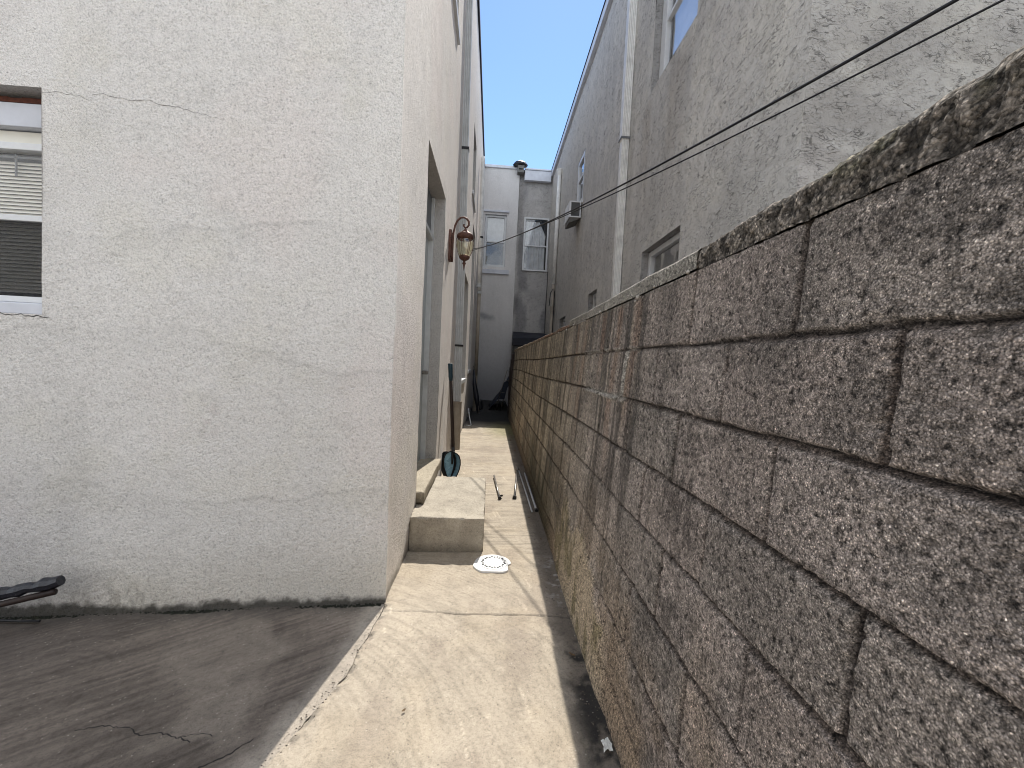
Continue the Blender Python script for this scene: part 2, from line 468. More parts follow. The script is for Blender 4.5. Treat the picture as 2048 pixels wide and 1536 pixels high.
def path_fn(u, Y):
    b = np.where(Y < 2.376, bnd(Y), wallX(Y, 0 * Y) - 0.03)
    X = b + 0.0035 + (0.62 - b) * u
    P = np.stack([X, Y, 0 * X], 1)
    z = (fbm(P, 3, 3, 1) - 0.5) * 0.012 + (fbm(P, 26, 3, 2) - 0.5) * 0.004
    # chipped lip along the yard joint
    lip = sstep(0.05, 0.0, X - b) * (Y < 2.36)
    z = z - lip * (0.003 + 0.010 * sstep(0.55, 0.75, fbm(P, 14, 3, 8)))
    # cross joint
    jl = 2.283 - 0.033 * (X + 0.02) + (fbm(P, 12, 3, 4) - 0.5) * 0.02
    joint = sstep(0.007, 0.001, np.abs(Y - jl)) * (0.4 + 0.6 * sstep(-0.4, -0.1, X))
    z = z - 0.012 * joint
    base = np.tile(np.array([0.385, 0.332, 0.262]), (len(X), 1))
    n1 = fbm(P, 2.2, 4, 31)
    base = base * (0.84 + 0.34 * n1)[:, None]
    # swirl broom marks
    r = np.hypot(X + 0.95 + 0.2 * fbm(P, 2, 2, 6), Y - 1.1)
    sw = vn(np.stack([r * 95, np.arctan2(Y - 1.1, X + 0.95) * 3, 0 * r], 1), 1, 9)
    base = base * (1 - 0.16 * sstep(0.5, 0.9, sw) * (Y < 2.9))[:, None]
    sw2 = vn(np.stack([X * 5, Y * 70, 0 * X], 1), 1, 12)
    base = base * (1 - 0.42 * sstep(0.45, 0.9, sw2) * sstep(2.6, 3.2, Y) * fbm(P, 3, 2, 3))[:, None]
    # darker worn patches and yellowish areas
    st = sstep(0.52, 0.74, fbm(P, (5, 3, 1), 4, 77))
    base = mixc(base, (0.27, 0.225, 0.18), 0.55 * st)
    base = mixc(base, (0.42, 0.345, 0.245), 0.22 * sstep(0.5, 0.7, fbm(P, 4, 3, 91)))
    # light scratches
    sc = vn(np.stack([X * 60 + Y * 14, Y * 5 - X * 3, 0 * X], 1), 1, 44)
    base = base * (1 + 0.35 * sstep(0.86, 0.97, sc) * (fbm(P, 6, 2, 45) > 0.52))[:, None]
    # grime strip by the block wall, darkened further to deepen the wall's cast shadow
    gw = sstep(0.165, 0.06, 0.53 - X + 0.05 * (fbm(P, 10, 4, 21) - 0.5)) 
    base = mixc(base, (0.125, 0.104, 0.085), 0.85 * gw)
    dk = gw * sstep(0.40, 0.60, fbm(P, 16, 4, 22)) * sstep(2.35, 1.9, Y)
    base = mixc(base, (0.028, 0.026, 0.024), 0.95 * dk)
    wh = sstep(0.16, 0.04, 0.53 - X) * sstep(0.50, 0.68, fbm(P, 30, 3, 23)) * sstep(2.3, 2.5, Y) * sstep(3.1, 2.8, Y)
    base = mixc(base, (0.42, 0.40, 0.37), 0.6 * wh)
    # moss at the far end; beyond it the alley-end shade is painted near-black
    ms = sstep(7.2, 9.2, Y + 1.2 * (fbm(P, 3, 3, 61) - 0.5)) * sstep(-0.25, 0.3, X)
    base = mixc(base, (0.17, 0.17, 0.045), 0.6 * ms)
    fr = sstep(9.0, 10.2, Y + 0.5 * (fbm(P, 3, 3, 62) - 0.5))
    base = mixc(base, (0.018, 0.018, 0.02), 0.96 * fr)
    # soot in the joint
    base = mixc(base, (0.05, 0.045, 0.04), 0.85 * joint)
    base = mixc(base, (0.06, 0.055, 0.05), 0.6 * lip * sstep(0.5, 0.62, fbm(P, 30, 2, 18)))
    return np.stack([X, Y, z], 1), base

nm = NM()
Ys = np.concatenate([np.linspace(-5.3, 0.9, 60), np.linspace(0.9, 3.2, 340)[1:], np.linspace(3.2, 6, 180)[1:], np.linspace(6, 15.72, 220)[1:]])
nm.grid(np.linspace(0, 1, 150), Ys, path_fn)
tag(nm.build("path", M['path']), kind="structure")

def yard_fn(u, Y):
    b = bnd(Y)
    X = b + (-7.0 - b) * (u ** 1.6)
    P = np.stack([X, Y, 0 * X], 1)
    s = np.maximum(0, -0.54 - X)
    z = -0.004 - np.minimum(0.058 * s, 0.14) + (fbm(P, 2.5, 3, 3) - 0.5) * 0.014 + (fbm(P, 26, 3, 4) - 0.5) * 0.004
    # cracks
    def crack(pts, w):
        d = np.full(len(X), 9.0)
        for (x0, y0), (x1, y1) in zip(pts[:-1], pts[1:]):
            tx = np.clip(((X - x0) * (x1 - x0) + (Y - y0) * (y1 - y0)) / ((x1 - x0) ** 2 + (y1 - y0) ** 2), 0, 1)
            d = np.minimum(d, np.hypot(X - x0 - tx * (x1 - x0), Y - y0 - tx * (y1 - y0)))
        return sstep(w, w * 0.3, d + (fbm(P, 40, 2, 5) - 0.5) * 0.006)
    ck = 0.0
    base = np.tile(np.array([0.172, 0.142, 0.118]), (len(X), 1))
    base = base * (0.62 + 0.76 * fbm(P, 1.7, 4, 51))[:, None]
    a = math.radians(32)
    q = np.stack([(X * math.cos(a) + Y * math.sin(a)) * 3.2, (-X * math.sin(a) + Y * math.cos(a)) * 70, 0 * X], 1)
    st = fbm(q, 1, 4, 13)
    base = base * (0.50 + 1.0 * st)[:, None]
    r = np.hypot(X + 1.9, Y - 1.75)
    sw = vn(np.stack([r * 80, np.arctan2(Y - 1.75, X + 1.9) * 2.2, 0 * r], 1), 1, 91)
    base = base * (1 - 0.22 * sstep(0.6, 0.95, sw) * sstep(1.9, 0.9, r))[:, None]
    lt = sstep(0.5, 0.7, fbm(P, (3, 3, 1), 3, 70)) * sstep(-1.9, -1.0, X)
    base = mixc(base, (0.27, 0.23, 0.19), 0.55 * lt)
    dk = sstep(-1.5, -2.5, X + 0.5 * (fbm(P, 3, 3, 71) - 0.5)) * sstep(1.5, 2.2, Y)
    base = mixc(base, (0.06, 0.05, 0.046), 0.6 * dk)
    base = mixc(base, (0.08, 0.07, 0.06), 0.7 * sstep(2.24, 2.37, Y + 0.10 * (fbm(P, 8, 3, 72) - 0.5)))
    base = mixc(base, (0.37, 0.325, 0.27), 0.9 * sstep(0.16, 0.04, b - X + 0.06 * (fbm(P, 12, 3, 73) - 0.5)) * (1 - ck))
    bl = sstep(1.0, -1.5, Y)  # unseen yard behind the camera lightened to bounce light onto the facades
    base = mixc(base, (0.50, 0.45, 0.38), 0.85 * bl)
    return np.stack([X, Y, z], 1), base
nm = NM()
Ys = np.concatenate([np.linspace(-5.3, 0.9, 50), np.linspace(0.9, 2.42, 250)[1:]])
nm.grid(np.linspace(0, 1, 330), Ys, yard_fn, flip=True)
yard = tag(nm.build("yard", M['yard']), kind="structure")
def yard_z(x, y):
    P = np.array([[x, y, 0.0]])
    return float(-0.004 - min(0.058 * max(0, -0.54 - x), 0.14) + (fbm(P, 2.5, 3, 3)[0] - 0.5) * 0.014 + (fbm(P, 26, 3, 4)[0] - 0.5) * 0.004)
rc = random.Random(3)
for pts, w0 in (([(-1.50, 1.60), (-1.42, 1.62), (-1.30, 1.60), (-1.24, 1.565), (-1.17, 1.57), (-1.09, 1.545), (-1.02, 1.52)], .0022), ([(-0.80, 1.52), (-0.86, 1.46), (-0.93, 1.42), (-0.98, 1.30), (-1.08, 1.20)], .0025), ([(-1.09, 1.545), (-1.02, 1.555), (-.95, 1.54)], .0015)):
    m = MB(); Q = []
    for (xa, ya), (xb, yb) in zip(pts[:-1], pts[1:]):
        n_ = max(2, int(math.hypot(xb - xa, yb - ya) / .012))
        for k in range(n_):
            t_ = k / n_; Q.append((xa + (xb - xa) * t_ + rc.uniform(-.004, .004), ya + (yb - ya) * t_ + rc.uniform(-.004, .004)))
    for (xa, ya), (xb, yb) in zip(Q[:-1], Q[1:]):
        w = w0 * rc.uniform(.3, 1.1); za, zb = yard_z(xa, ya), yard_z(xb, yb)
        nx, ny = -(yb - ya), xb - xa; L_ = math.hypot(nx, ny) or 1; nx, ny = nx / L_ * w, ny / L_ * w
        c8 = [(xa + nx, ya + ny), (xb + nx, yb + ny), (xb - nx, yb - ny), (xa - nx, ya - ny)]
        m.quad8([(c8[k][0], c8[k][1], (za, zb, zb, za)[k] - .004) for k in range(4)] + [(c8[k][0], c8[k][1], (za, zb, zb, za)[k] + .0008) for k in range(4)])
    m.build("crack", M['crack'], yard)

g = MB(); g.v = [(-600, -600, -0.30), (600, -600, -0.30), (600, 600, -0.30), (-600, 600, -0.30)]; g.f = [(0, 1, 2, 3)]
tag(g.build("ground", M['ground']), kind="structure")

# ------------------------------------------------------------------ wall coordinate frames (u along, v up, d outward)
YF = 2.376
TL_front = lambda u, v, d: (u, YF - d, v)
TL_side = lambda u, v, d: (float(wallX(u, v)) + d, u, v)
XR = 1.98
TR_side = lambda u, v, d: (XR - d, u, v)
YR = 2.75
TR_front = lambda u, v, d: (u, YR - d, v)
YB = 15.7
TB = lambda u, v, d: (u, YB - d, v)

def reveal(nm, T, hole, depth, col):
    a, b, c, d = hole
    n = 6
    def edge(p0, p1):
        for k in range(n):
            s0, s1 = k / n, (k + 1) / n
            q0 = (p0[0] + (p1[0] - p0[0]) * s0, p0[1] + (p1[1] - p0[1]) * s0)
            q1 = (p0[0] + (p1[0] - p0[0]) * s1, p0[1] + (p1[1] - p0[1]) * s1)
            nm.quad([T(*q0, 0.0), T(*q1, 0.0), T(*q1, -depth), T(*q0, -depth)], col)
    edge((a, c), (b, c)); edge((b, c), (b, d)); edge((b, d), (a, d)); edge((a, d), (a, c))

def sash_window(house, T, hole, depth, mid=None, blind=None, frame=0.055, mat='white', screen=False, curtain=False, sill=True, name="window", silld=0.03):
    """window > pane, blind, screen, sill.  The frame mesh is the part itself."""
    a, b, c, d = hole
    d0, d1 = -depth - 0.03, -depth + 0.035
    m = MB()
    m.boxT(T, a + .003, a + frame, c + .003, d - .003, d0, d1); m.boxT(T, b - frame, b - .003, c + .003, d - .003, d0, d1)
    m.boxT(T, a + frame, b - frame, d - frame, d - .003, d0, d1); m.boxT(T, a + frame, b - frame, c + .003, c + frame, d0, d1)
    if mid is not None:
        m.boxT(T, a + frame, b - frame, mid - 0.022, mid + 0.022, d0 + .008, d1 - .008)
    win = m.build(name, M[mat], house, bevel=0.004)
    p = MB()
    p.boxT(T, a + frame, b - frame, c + frame, d - frame, -depth - 0.008, -depth - 0.004)
    p.build("pane", M['glass'], win)
    r = MB()
    r.boxT(T, a - 0.06, b + 0.06, c - 0.06, d + 0.06, -depth - 0.22, -depth - 0.20)
    r.build("room_backing", M['room'], win)
    if sill:
        s = MB(); s.boxT(T, a - 0.02, b + 0.02, c - 0.07, c + 0.002, -depth - .02, silld)
        s.build("sill", M['white'], win, bevel=0.005)
    return win

# ------------------------------------------------------------------ left house
house = thing("stucco_house", (-2.5, 9.0, 0), "pale grey fine-stuccoed house with tall recessed side doorway left of the alley", "house")
DOOR = (3.29, 4.45, 0.28, 3.06)
UPW = (3.9, 5.1, 5.15, 6.75)
WA = (7.45, 8.78, 1.06, 3.0)
WB = (9.75, 10.9, 1.2, 4.55)
WC = (9.0, 10.1, 4.98, 6.36)
WF = (-3.55, -2.39, 1.54, 2.712)
DEEP = 0.118
side_holes = [DOOR, UPW, WA, WB, WC]

def stucco_tone(P, kind):
    base = np.tile(np.array([0.745, 0.718, 0.688]), (len(P), 1))
    base = base * (0.90 + 0.18 * fbm(P, 1.1, 4, 101))[:, None]
    base = mixc(base, (0.75, 0.69, 0.66), 0.5 * sstep(0.5, 0.7, fbm(P, 1.7, 3, 111)))
    base = mixc(base, (0.72, 0.69, 0.62), 0.35 * sstep(0.52, 0.68, fbm(P, 3.1, 3, 121)))
    # faint wavy trowel and drip edges
    w = fbm(P, (0.9, 0.9, 2.6), 4, 131)
    ln = sstep(0.012, 0.0, np.abs(w - 0.52)) + sstep(0.010, 0.0, np.abs(w - 0.44))
    base = base * (1 - 0.07 * ln * sstep(0.45, 0.6, fbm(P, 4, 3, 141)))[:, None]
    # smudges
    sm = sstep(0.62, 0.74, fbm(P, 7, 4, 151))
    base = base * (1 - 0.05 * sm)[:, None]
    return base

def front_fn(X, z):
    P = np.stack([X, np.full_like(X, YF), z], 1)
    d = (fbm(P, 1.3, 3, 201) - 0.5) * 0.012 + (fbm(P, 9, 3, 202) - 0.5) * 0.005
    e = sstep(0.12, 0.0, -0.54 - X)
    d = d * (1 - e)
    ex = np.where(X > -0.56, (fbm(P, 5, 3, 203) - 0.5) * 0.016, 0)
    base = stucco_tone(P, 0)
    gz = -0.004 - np.minimum(0.058 * np.maximum(0, -0.54 - X), 0.14)
    h = z - gz
    # damp dark band with ragged top along the ground
    hh = 0.030 + 0.03 * sstep(0.35, 0.7, fbm(P * np.array([1, 1, 0]), 3.0, 3, 211)) + 0.05 * (fbm(P, 22, 3, 212) - 0.5)
    hh = hh + 0.03 * (fbm(P, 60, 3, 214) - .5)
    sp = sstep(0.50, 0.64, fbm(P, (30, 30, 14), 4, 213)) * sstep(0.26, 0.03, h) * sstep(-1.5, -2.0, X)
    base = mixc(base, (0.12, 0.11, 0.10), 0.8 * sp)
    base = mixc(base, (0.56, 0.52, 0.45), 0.6 * sstep(0.5, 0.05, h))
    base = mixc(base, (0.40, 0.39, 0.40), 0.55 * sstep(-1.9, -2.6, X) * sstep(1.1, 0.2, h))
    # pinkish bruise and scuffs
    q = np.hypot((X + 1.52) / 0.10, (z - 1.02) / 0.22)
    base = mixc(base, (0.50, 0.43, 0.41), 0.3 * sstep(1.0, 0.2, q) * sstep(0.42, 0.6, fbm(P, 28, 3, 221)))
    base = mixc(base, (0.045, 0.042, 0.035), 0.9 * sstep(hh + 0.025, hh - 0.015, h))
    for zc, am, ph in ((1.42, .10, .4), (.62, .05, 2.0), (2.05, .06, 4.1)):
        ww = zc + am * np.sin(X * 2.6 + ph) + .16 * (fbm(P * np.array([1, 0, 1]), (2.4, 1, 1.2), 4, 231) - .5)
        base = base * (1 - .13 * sstep(.016, .0, np.abs(z - ww)) * sstep(.40, .58, fbm(P, 3.2, 3, 232)))[:, None]
        base = base * (1 - .05 * sstep(.22, .0, ww - z) * (z < ww))[:, None]
    dr = sstep(.50, .80, fbm(P, (5, 1, .5), 5, 233, .6)) * sstep(.35, .6, fbm(P, 1.4, 3, 234))
    base = base * (1 - .08 * dr)[:, None]
    return np.stack([X + ex, YF + d, z], 1), base

nm = NM()
nm.grid(lines(-6.2, -2.7, 0.08, (WF[0],)), lines(-0.32, 8.45, 0.05, (WF[2], WF[3])), front_fn, [WF])
nm.grid(lines(-2.7, -0.54, 0.010, (WF[1],)), lines(-0.32, 3.6, 0.010, (WF[2], WF[3])), front_fn, [WF])
nm.grid(lines(-2.7, -0.54, 0.05), lines(3.6, 8.45, 0.05), front_fn)
reveal(nm, TL_front, WF, DEEP + 0.05, (0.50, 0.48, 0.46))

def side_fn(Y, z):
    P = np.stack([np.full_like(Y, -0.54), Y, z], 1)
    X = wallX(Y, z)
    far = sstep(0.0, 0.15, Y - YF)
    d = ((fbm(P, 1.1, 3, 301) - 0.5) * 0.014 + (fbm(P, 7, 3, 302) - 0.5) * 0.006) * far
    ex = np.where(Y < YF + 0.02, (fbm(np.stack([np.full_like(Y, -0.54), np.full_like(Y, YF), z], 1), 5, 3, 203) - 0.5) * 0.016, 0)
    base = stucco_tone(P, 1)
    base = base * np.array([1.0, 0.975, 0.955])[None, :]
    st = fbm(P, (1, 9, 0.5), 4, 311)
    base = base * (0.94 + 0.12 * st)[:, None]
    h = z
    base = mixc(base, (0.22, 0.20, 0.17), 0.8 * sstep(0.10, 0.0, h + 0.08 * (fbm(P, 16, 3, 321) - 0.5)))
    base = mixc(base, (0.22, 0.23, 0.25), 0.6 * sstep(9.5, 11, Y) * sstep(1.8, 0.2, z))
    return np.stack([X + d + ex, Y, z], 1), base
musY = sorted({h[0] for h in side_holes} | {h[1] for h in side_holes})
musZ = sorted({h[2] for h in side_holes} | {h[3] for h in side_holes})
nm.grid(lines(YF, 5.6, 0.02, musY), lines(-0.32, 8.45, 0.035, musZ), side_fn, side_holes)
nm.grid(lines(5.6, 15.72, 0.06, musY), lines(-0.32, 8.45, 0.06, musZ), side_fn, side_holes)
for h, dp in ((DOOR, 0.20), (UPW, 0.16), (WA, 0.15), (WB, 0.15), (WC, 0.15)):
    reveal(nm, TL_side, h, dp, (0.48, 0.46, 0.44))
for q in ([(-6.2, YF, -.3), (-6.2, 15.72, -.3), (-6.2, 15.72, 8.45), (-6.2, YF, 8.45)], [(-6.2, 15.72, -.3), (-.5, 15.72, -.3), (-.5, 15.72, 8.45), (-6.2, 15.72, 8.45)]): nm.quad(q, (.5, .48, .45))
nm.build("wall", M['fine'], house)

# roof of the left house with dark drip edge
m = MB()
m.quad8([(-6.2, YF, 8.40), (-.62, YF, 8.40), (-.58, 15.7, 8.40), (-6.2, 15.7, 8.40), (-6.2, YF, 8.46), (-.62, YF, 8.46), (-.58, 15.7, 8.46), (-6.2, 15.7, 8.46)])
roof = m.build("roof", M['roof'], house)
m = MB()
m.quad8([(-.62, YF - .03, 8.36), (-.555, YF - .03, 8.36), (-.515, 15.66, 8.42), (-.58, 15.66, 8.42), (-.62, YF - .03, 8.50), (-.555, YF - .03, 8.50), (-.515, 15.66, 8.55), (-.58, 15.66, 8.55)])
m.build("drip_edge", M['darkedge'], roof)
m = MB(); m.box(-6.2, -.62, YF - .03, YF + .04, 8.36, 8.5); m.build("drip_edge", M['darkedge'], roof)

# front window
m = MB()
a, b, c, d = WF
d0, d1 = -DEEP - .03, -DEEP
fr = 0.03
m.boxT(TL_front, b - .022, b - .002, c + .003, d - .04, d0, d1 + .012)
m.boxT(TL_front, a + .003, a + .05, c + .003, d - .04, d0, d1 + .012)
zz = lambda v: v
m.boxT(TL_front, a + .05, b - .022, 2.425, 2.462, d0, d1 + .035)
m.boxT(TL_front, a + .05, b - .022, 2.050, 2.082, d0 + .004, d1 + .025)
m.boxT(TL_front, a + .05, b - .022, 1.607, 1.640, d0, d1 + .035)
win = m.build("window", M['white'], house, bevel=0.003)
m = MB(); m.boxT(TL_front, a + .05, b - .004, 2.54, 2.662, d0 - .02, d1 + .05); m.build("head_board", M['fascia'], win, bevel=0.003)
m = MB(); m.boxT(TL_front, a + .05, b - .004, 2.470, 2.534, d0, d1 + .005)
m.build("head_trim", M['blind'], win, bevel=0.004)
m = MB(); m.boxT(TL_front, a, b, 2.668, 2.690, d0 - .02, -0.075)
for k in range(5):
    m.boxT(TL_front, a + .1 + k * .22, a + .25 + k * .22, 2.690, 2.697, d0, -.08)
m.build("lintel", M['rust'], win)
m = MB(); m.boxT(TL_front, a - .005, b + .004, c - .002, 1.600, d0, -.004); m.build("sill", M['fascia'], win, bevel=0.006)
m = MB(); m.boxT(TL_front, a + .05, b - .022, 2.085, 2.42, d1 - .004, d1); m.build("upper_pane", M['glass'], win)
m = MB(); m.boxT(TL_front, a + .05, b - .022, 1.642, 2.048, d1 - .012, d1 - .008); m.build("lower_pane", M['glass'], win)
m = MB(); m.boxT(TL_front, a + .05, b - .022, 1.642, 2.048, d1 + .012, d1 + .0135); m.build("screen", M['screen'], win)
m = MB(); m.boxT(TL_front, a - .06, b + .06, c - .06, d + .05, -.36, -.34); m.build("room_backing", M['room'], win)
m = MB()
k = 0; v = 1.665
while v < 2.38:
    u0, u1 = a + .06, b - .026
    y0, y1 = -DEEP - .040, -DEEP - .022
    m.quad8([TL_front(u0, v, y1), TL_front(u1, v, y1), TL_front(u1, v + .0200, y0), TL_front(u0, v + .0200, y0),
             TL_front(u0, v + .0015, y1), TL_front(u1, v + .0015, y1), TL_front(u1, v + .0212, y0), TL_front(u0, v + .0212, y0)])
    v += 0.0200
for uu in (a + .25, a + .7, b - .12): m.boxT(TL_front, uu, uu + .003, 1.66, 2.40, -DEEP - .020, -DEEP - .018)
m.build("blind", M['blind'], win)
m = MB()
for uu in (b - .125, b - .265, b - .52): m.boxT(TL_front, uu, uu + .008, 2.30, 2.42, d1 - .013, d1 - .006)
m.boxT(TL_front, a + .05, b - .022, 2.395, 2.405, d1 - .013, d1 - .006)
m.build("grille", M['doordark'], win)

# crack lines in the front stucco (thin open fissures a hair proud of the stucco)
def fissure(T, pts, w, name, parent, d=0.0012):
    T0 = T
    def T(u, v, dd):
        Pf, _ = front_fn(np.array([u]), np.array([v])); return (u, float(Pf[0, 1]) - dd, v)
    m = MB(); P = []
    for i in range(len(pts) - 1):
        (u0, v0), (u1, v1) = pts[i], pts[i + 1]
        n = max(2, int(math.hypot(u1 - u0, v1 - v0) / 0.02))
        for k in range(n): P.append((u0 + (u1 - u0) * k / n, v0 + (v1 - v0) * k / n))
    P.append(pts[-1]); Q = []
    for i, (u, v) in enumerate(P):
        Q.append((u + random.uniform(-.003, .003), v + random.uniform(-.006, .006)))
    for i in range(len(Q) - 1):
        (u0, v0), (u1, v1) = Q[i], Q[i + 1]
        ww = w * random.uniform(.5, 1.2) * min(1, .35 + 3 * min(i, len(Q) - i) / len(Q))
        m.quad8([T(u0, v0 - ww, -.004), T(u1, v1 - ww, -.004), T(u1, v1 - ww, d), T(u0, v0 - ww, d), T(u0, v0 + ww, -.004), T(u1, v1 + ww, -.004), T(u1, v1 + ww, d), T(u0, v0 + ww, d)])
    return m.build(name, M['crack'], parent)
wl = [o for o in house.children if o.name.startswith("wall")][0]
fissure(TL_front, [(-2.385, 2.692), (-2.31, 2.699), (-2.22, 2.686), (-2.16, 2.672)], .0007, "crack", wl)
fissure(TL_front, [(-2.14, 2.702), (-2.08, 2.706), (-2.03, 2.690), (-1.92, 2.683), (-1.85, 2.690), (-1.80, 2.671), (-1.68, 2.660), (-1.5, 2.62)], .0007, "crack", wl)
fissure(TL_front, [(-2.40, 1.528), (-2.35, 1.530), (-2.60, 1.536)], .002, "crack", wl)

# side door
T = TL_side
a, b, c, d = DOOR
dd = -0.155
m = MB(); m.boxT(T, a + .05, b - .05, 0.34, 2.62, dd - .04, dd); door = m.build("door", M['door'], house, bevel=0.004)
m = MB()
for (u0, u1, v0, v1) in ((a + .2, b - .2, .55, 1.15), (a + .2, b - .2, 1.35, 2.35)): m.boxT(T, u0, u1, v0, v1, dd, dd + .012)
m.build("door_panel", M['door'], door, bevel=0.006)
m = MB(); m.boxT(T, b - .15, b - .10, 1.25, 1.29, dd, dd + .06); m.build("handle", M['steel'], door, bevel=0.008)
m = MB(); m.boxT(T, a + .05, b - .05, 2.66, 3.05, dd - .03, dd + .02); m.build("transom_panel", M['doordark'], house)
m = MB(); m.boxT(T, a + .002, a + .05, .3, 3.05, dd - .03, dd + .05); m.boxT(T, b - .05, b - .002, .3, 3.05, dd - .03, dd + .05); m.boxT(T, a + .05, b - .05, 2.62, 2.66, dd - .03, dd + .05)
m.build("door_frame", M['gutter_grey'], house, bevel=0.004)

def slab_nm(name, mat, parent, x0, x1, y0, y1, z0, z1, col, seed, res=0.015, loc=None, chip=0.006):
    """Weathered concrete slab with softly irregular faces."""
    nm = NM()
    def jit(P):
        d = np.stack([fbm(P, 11, 3, seed) - .5, fbm(P, 11, 3, seed + 1) - .5, fbm(P, 11, 3, seed + 2) - .5], 1) * chip * 1.6
        c = np.array([(x0 + x1) / 2, (y0 + y1) / 2, (z0 + z1) / 2]); hs = np.array([(x1 - x0) / 2, (y1 - y0) / 2, (z1 - z0) / 2])
        e = np.sort(hs[None, :] - np.abs(P - c), 1)
        ed = np.clip(1 - e[:, 1] / 0.012, 0, 1)
        ch = ed * (0.25 + 1.3 * sstep(.45, .7, fbm(P, 26, 3, seed + 5))) * chip
        return P + d - np.sign(P - c) * ch[:, None] * (np.abs(P - c) > hs - 0.013)
    def colf(P):
        base = np.tile(np.array(col, float), (len(P), 1)) * (0.78 + 0.44 * fbm(P, 4, 4, seed + 9))[:, None]
        base = mixc(base, np.array(col) * 0.45, 0.22 * sstep(.56, .72, fbm(P, (9, 5, 9), 4, seed + 11)))
        top = P[:, 2] > z1 - .005
        low = (~top) * sstep(z0 + .12, z0 + .0, P[:, 2] + .05 * (fbm(P, 14, 3, seed + 12) - .5))
        base = mixc(base, (0.09, 0.08, 0.065), 0.6 * low)
        side = (~top) * sstep(.40, .66, fbm(P, (9, 9, 2), 3, seed + 13))
        base = mixc(base, np.array(col) * np.array((.55, .53, .5)), .35 * side)
        return base
    def f(mk):
        def g(u, v):
            P = mk(u, v); return jit(P), colf(P)
        return g
    gx, gy, gz = lines(x0, x1, res), lines(y0, y1, res), lines(z0, z1, res)
    nm.grid(gx, gy, f(lambda u, v: np.stack([u, v, 0 * u + z1], 1)))
    nm.grid(gx, gz, f(lambda u, v: np.stack([u, 0 * u + y0, v], 1)))
    nm.grid(gx, gz, f(lambda u, v: np.stack([u, 0 * u + y1, v], 1)), flip=True)
    nm.grid(gy, gz, f(lambda u, v: np.stack([0 * u + x1, u, v], 1)))
    nm.grid(gy, gz, f(lambda u, v: np.stack([0 * u + x0, u, v], 1)), flip=True)
    return nm.build(name, mat, parent, loc=loc)
slab_nm("door_sill", M['path'], house, -0.70, -0.475, 3.292, 4.448, 0.262, 0.36, (0.40, 0.35, 0.27), 400)

# windows on the alley face of the left house
sash_window(house, TL_side, UPW, 0.13, 5.95)
sash_window(house, TL_side, WA, 0.12, 2.05)
sash_window(house, TL_side, WB, 0.12, 2.9)
sash_window(house, TL_side, WC, 0.12, 5.7)

# concrete step
st = slab_nm("door_step", M['path'], None, -0.535, 0.008, 3.035, 4.15, -0.02, 0.255, (0.43, 0.385, 0.315), 430, 0.0105, loc=(-0.26, 3.6, 0))
tag(st, "cream concrete step block below the side doorway", "step")

# ------------------------------------------------------------------ right house
rhouse = thing("stucco_house", (4.0, 9.0, 0), "grey house with coarse trowelled stucco behind the block wall", "house")
RW1 = (4.52, 5.68, 1.75, 2.99)
RW2 = (8.05, 8.75, 1.9, 2.92)
RW3 = (11.45, 12.4, 1.7, 2.78)
RU1 = (4.45, 5.72, 5.12, 6.75)
RU2 = (9.95, 10.75, 5.32, 6.5)
rh = [RW1, RW2, RW3, RU1, RU2]
def rtone(P):
    base = np.tile(np.array([0.60, 0.578, 0.545]), (len(P), 1))
    base = base * (0.80 + 0.36 * fbm(P, 1.2, 4, 501))[:, None]
    base = mixc(base, (0.68, 0.65, 0.59), 0.5 * sstep(.5, .66, fbm(P, 2.6, 4, 502)))
    return base
def rside_fn(Y, z):
    P = np.stack([np.full_like(Y, XR), Y, z], 1)
    far = sstep(0, .2, Y - YR)
    d = ((fbm(P, 1.2, 3, 511) - .5) * .03 + (fbm(P, (6, 6, 6), 4, 512) - .5) * .012) * far
    base = rtone(P)
    st = fbm(P, (1, 5, .5), 4, 513)
    base = base * (0.86 + 0.28 * st)[:, None]
    # streaks under the upper window sill corner and below the air conditioner
    for yc, zt, w in ((5.75, 5.1, .28), (4.9, 5.1, .35), (10.3, 4.95, .25)):
        s = sstep(w, .02, np.abs(Y - yc + .25 * (fbm(P, (1, 3, 1.2), 3, 514) - .5))) * sstep(zt, zt - .15, z) * sstep(zt - 2.2, zt - .3, z)
        base = mixc(base, (0.36, 0.32, 0.28), .5 * s * (0.4 + fbm(P, (1, 14, 1), 3, 515)))
    base = mixc(base, (0.52, 0.48, 0.42), .6 * sstep(7, 11, Y))
    base = mixc(base, (0.52, 0.50, 0.49), .5 * sstep(7.2, 8.3, z + .5 * (fbm(P, 2, 3, 516) - .5)))
    return np.stack([XR + d, Y, z], 1), base
def rfront_fn(X, z):
    P = np.stack([X, np.full_like(X, YR), z], 1)
    far = sstep(0, .2, X - XR)
    d = ((fbm(P, 1.2, 3, 521) - .5) * .03 + (fbm(P, 6, 4, 522) - .5) * .014) * far
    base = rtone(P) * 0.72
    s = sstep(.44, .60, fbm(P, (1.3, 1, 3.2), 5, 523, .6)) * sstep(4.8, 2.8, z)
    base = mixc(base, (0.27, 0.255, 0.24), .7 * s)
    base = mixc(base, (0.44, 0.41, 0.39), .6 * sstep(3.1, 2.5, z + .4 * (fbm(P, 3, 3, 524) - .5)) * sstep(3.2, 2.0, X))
    return np.stack([X, YR + d, z], 1), base
nm = NM()
my = sorted({h[0] for h in rh} | {h[1] for h in rh}); mz = sorted({h[2] for h in rh} | {h[3] for h in rh})
nm.grid(lines(YR, 7.0, 0.022, my), lines(-.32, 8.4, 0.03, mz), rside_fn, rh, flip=True)
nm.grid(lines(7.0, 15.72, 0.05, my), lines(-.32, 8.4, 0.05, mz), rside_fn, rh, flip=True)
nm.grid(lines(XR, 3.8, 0.022), lines(-.32, 8.4, 0.03), rfront_fn)
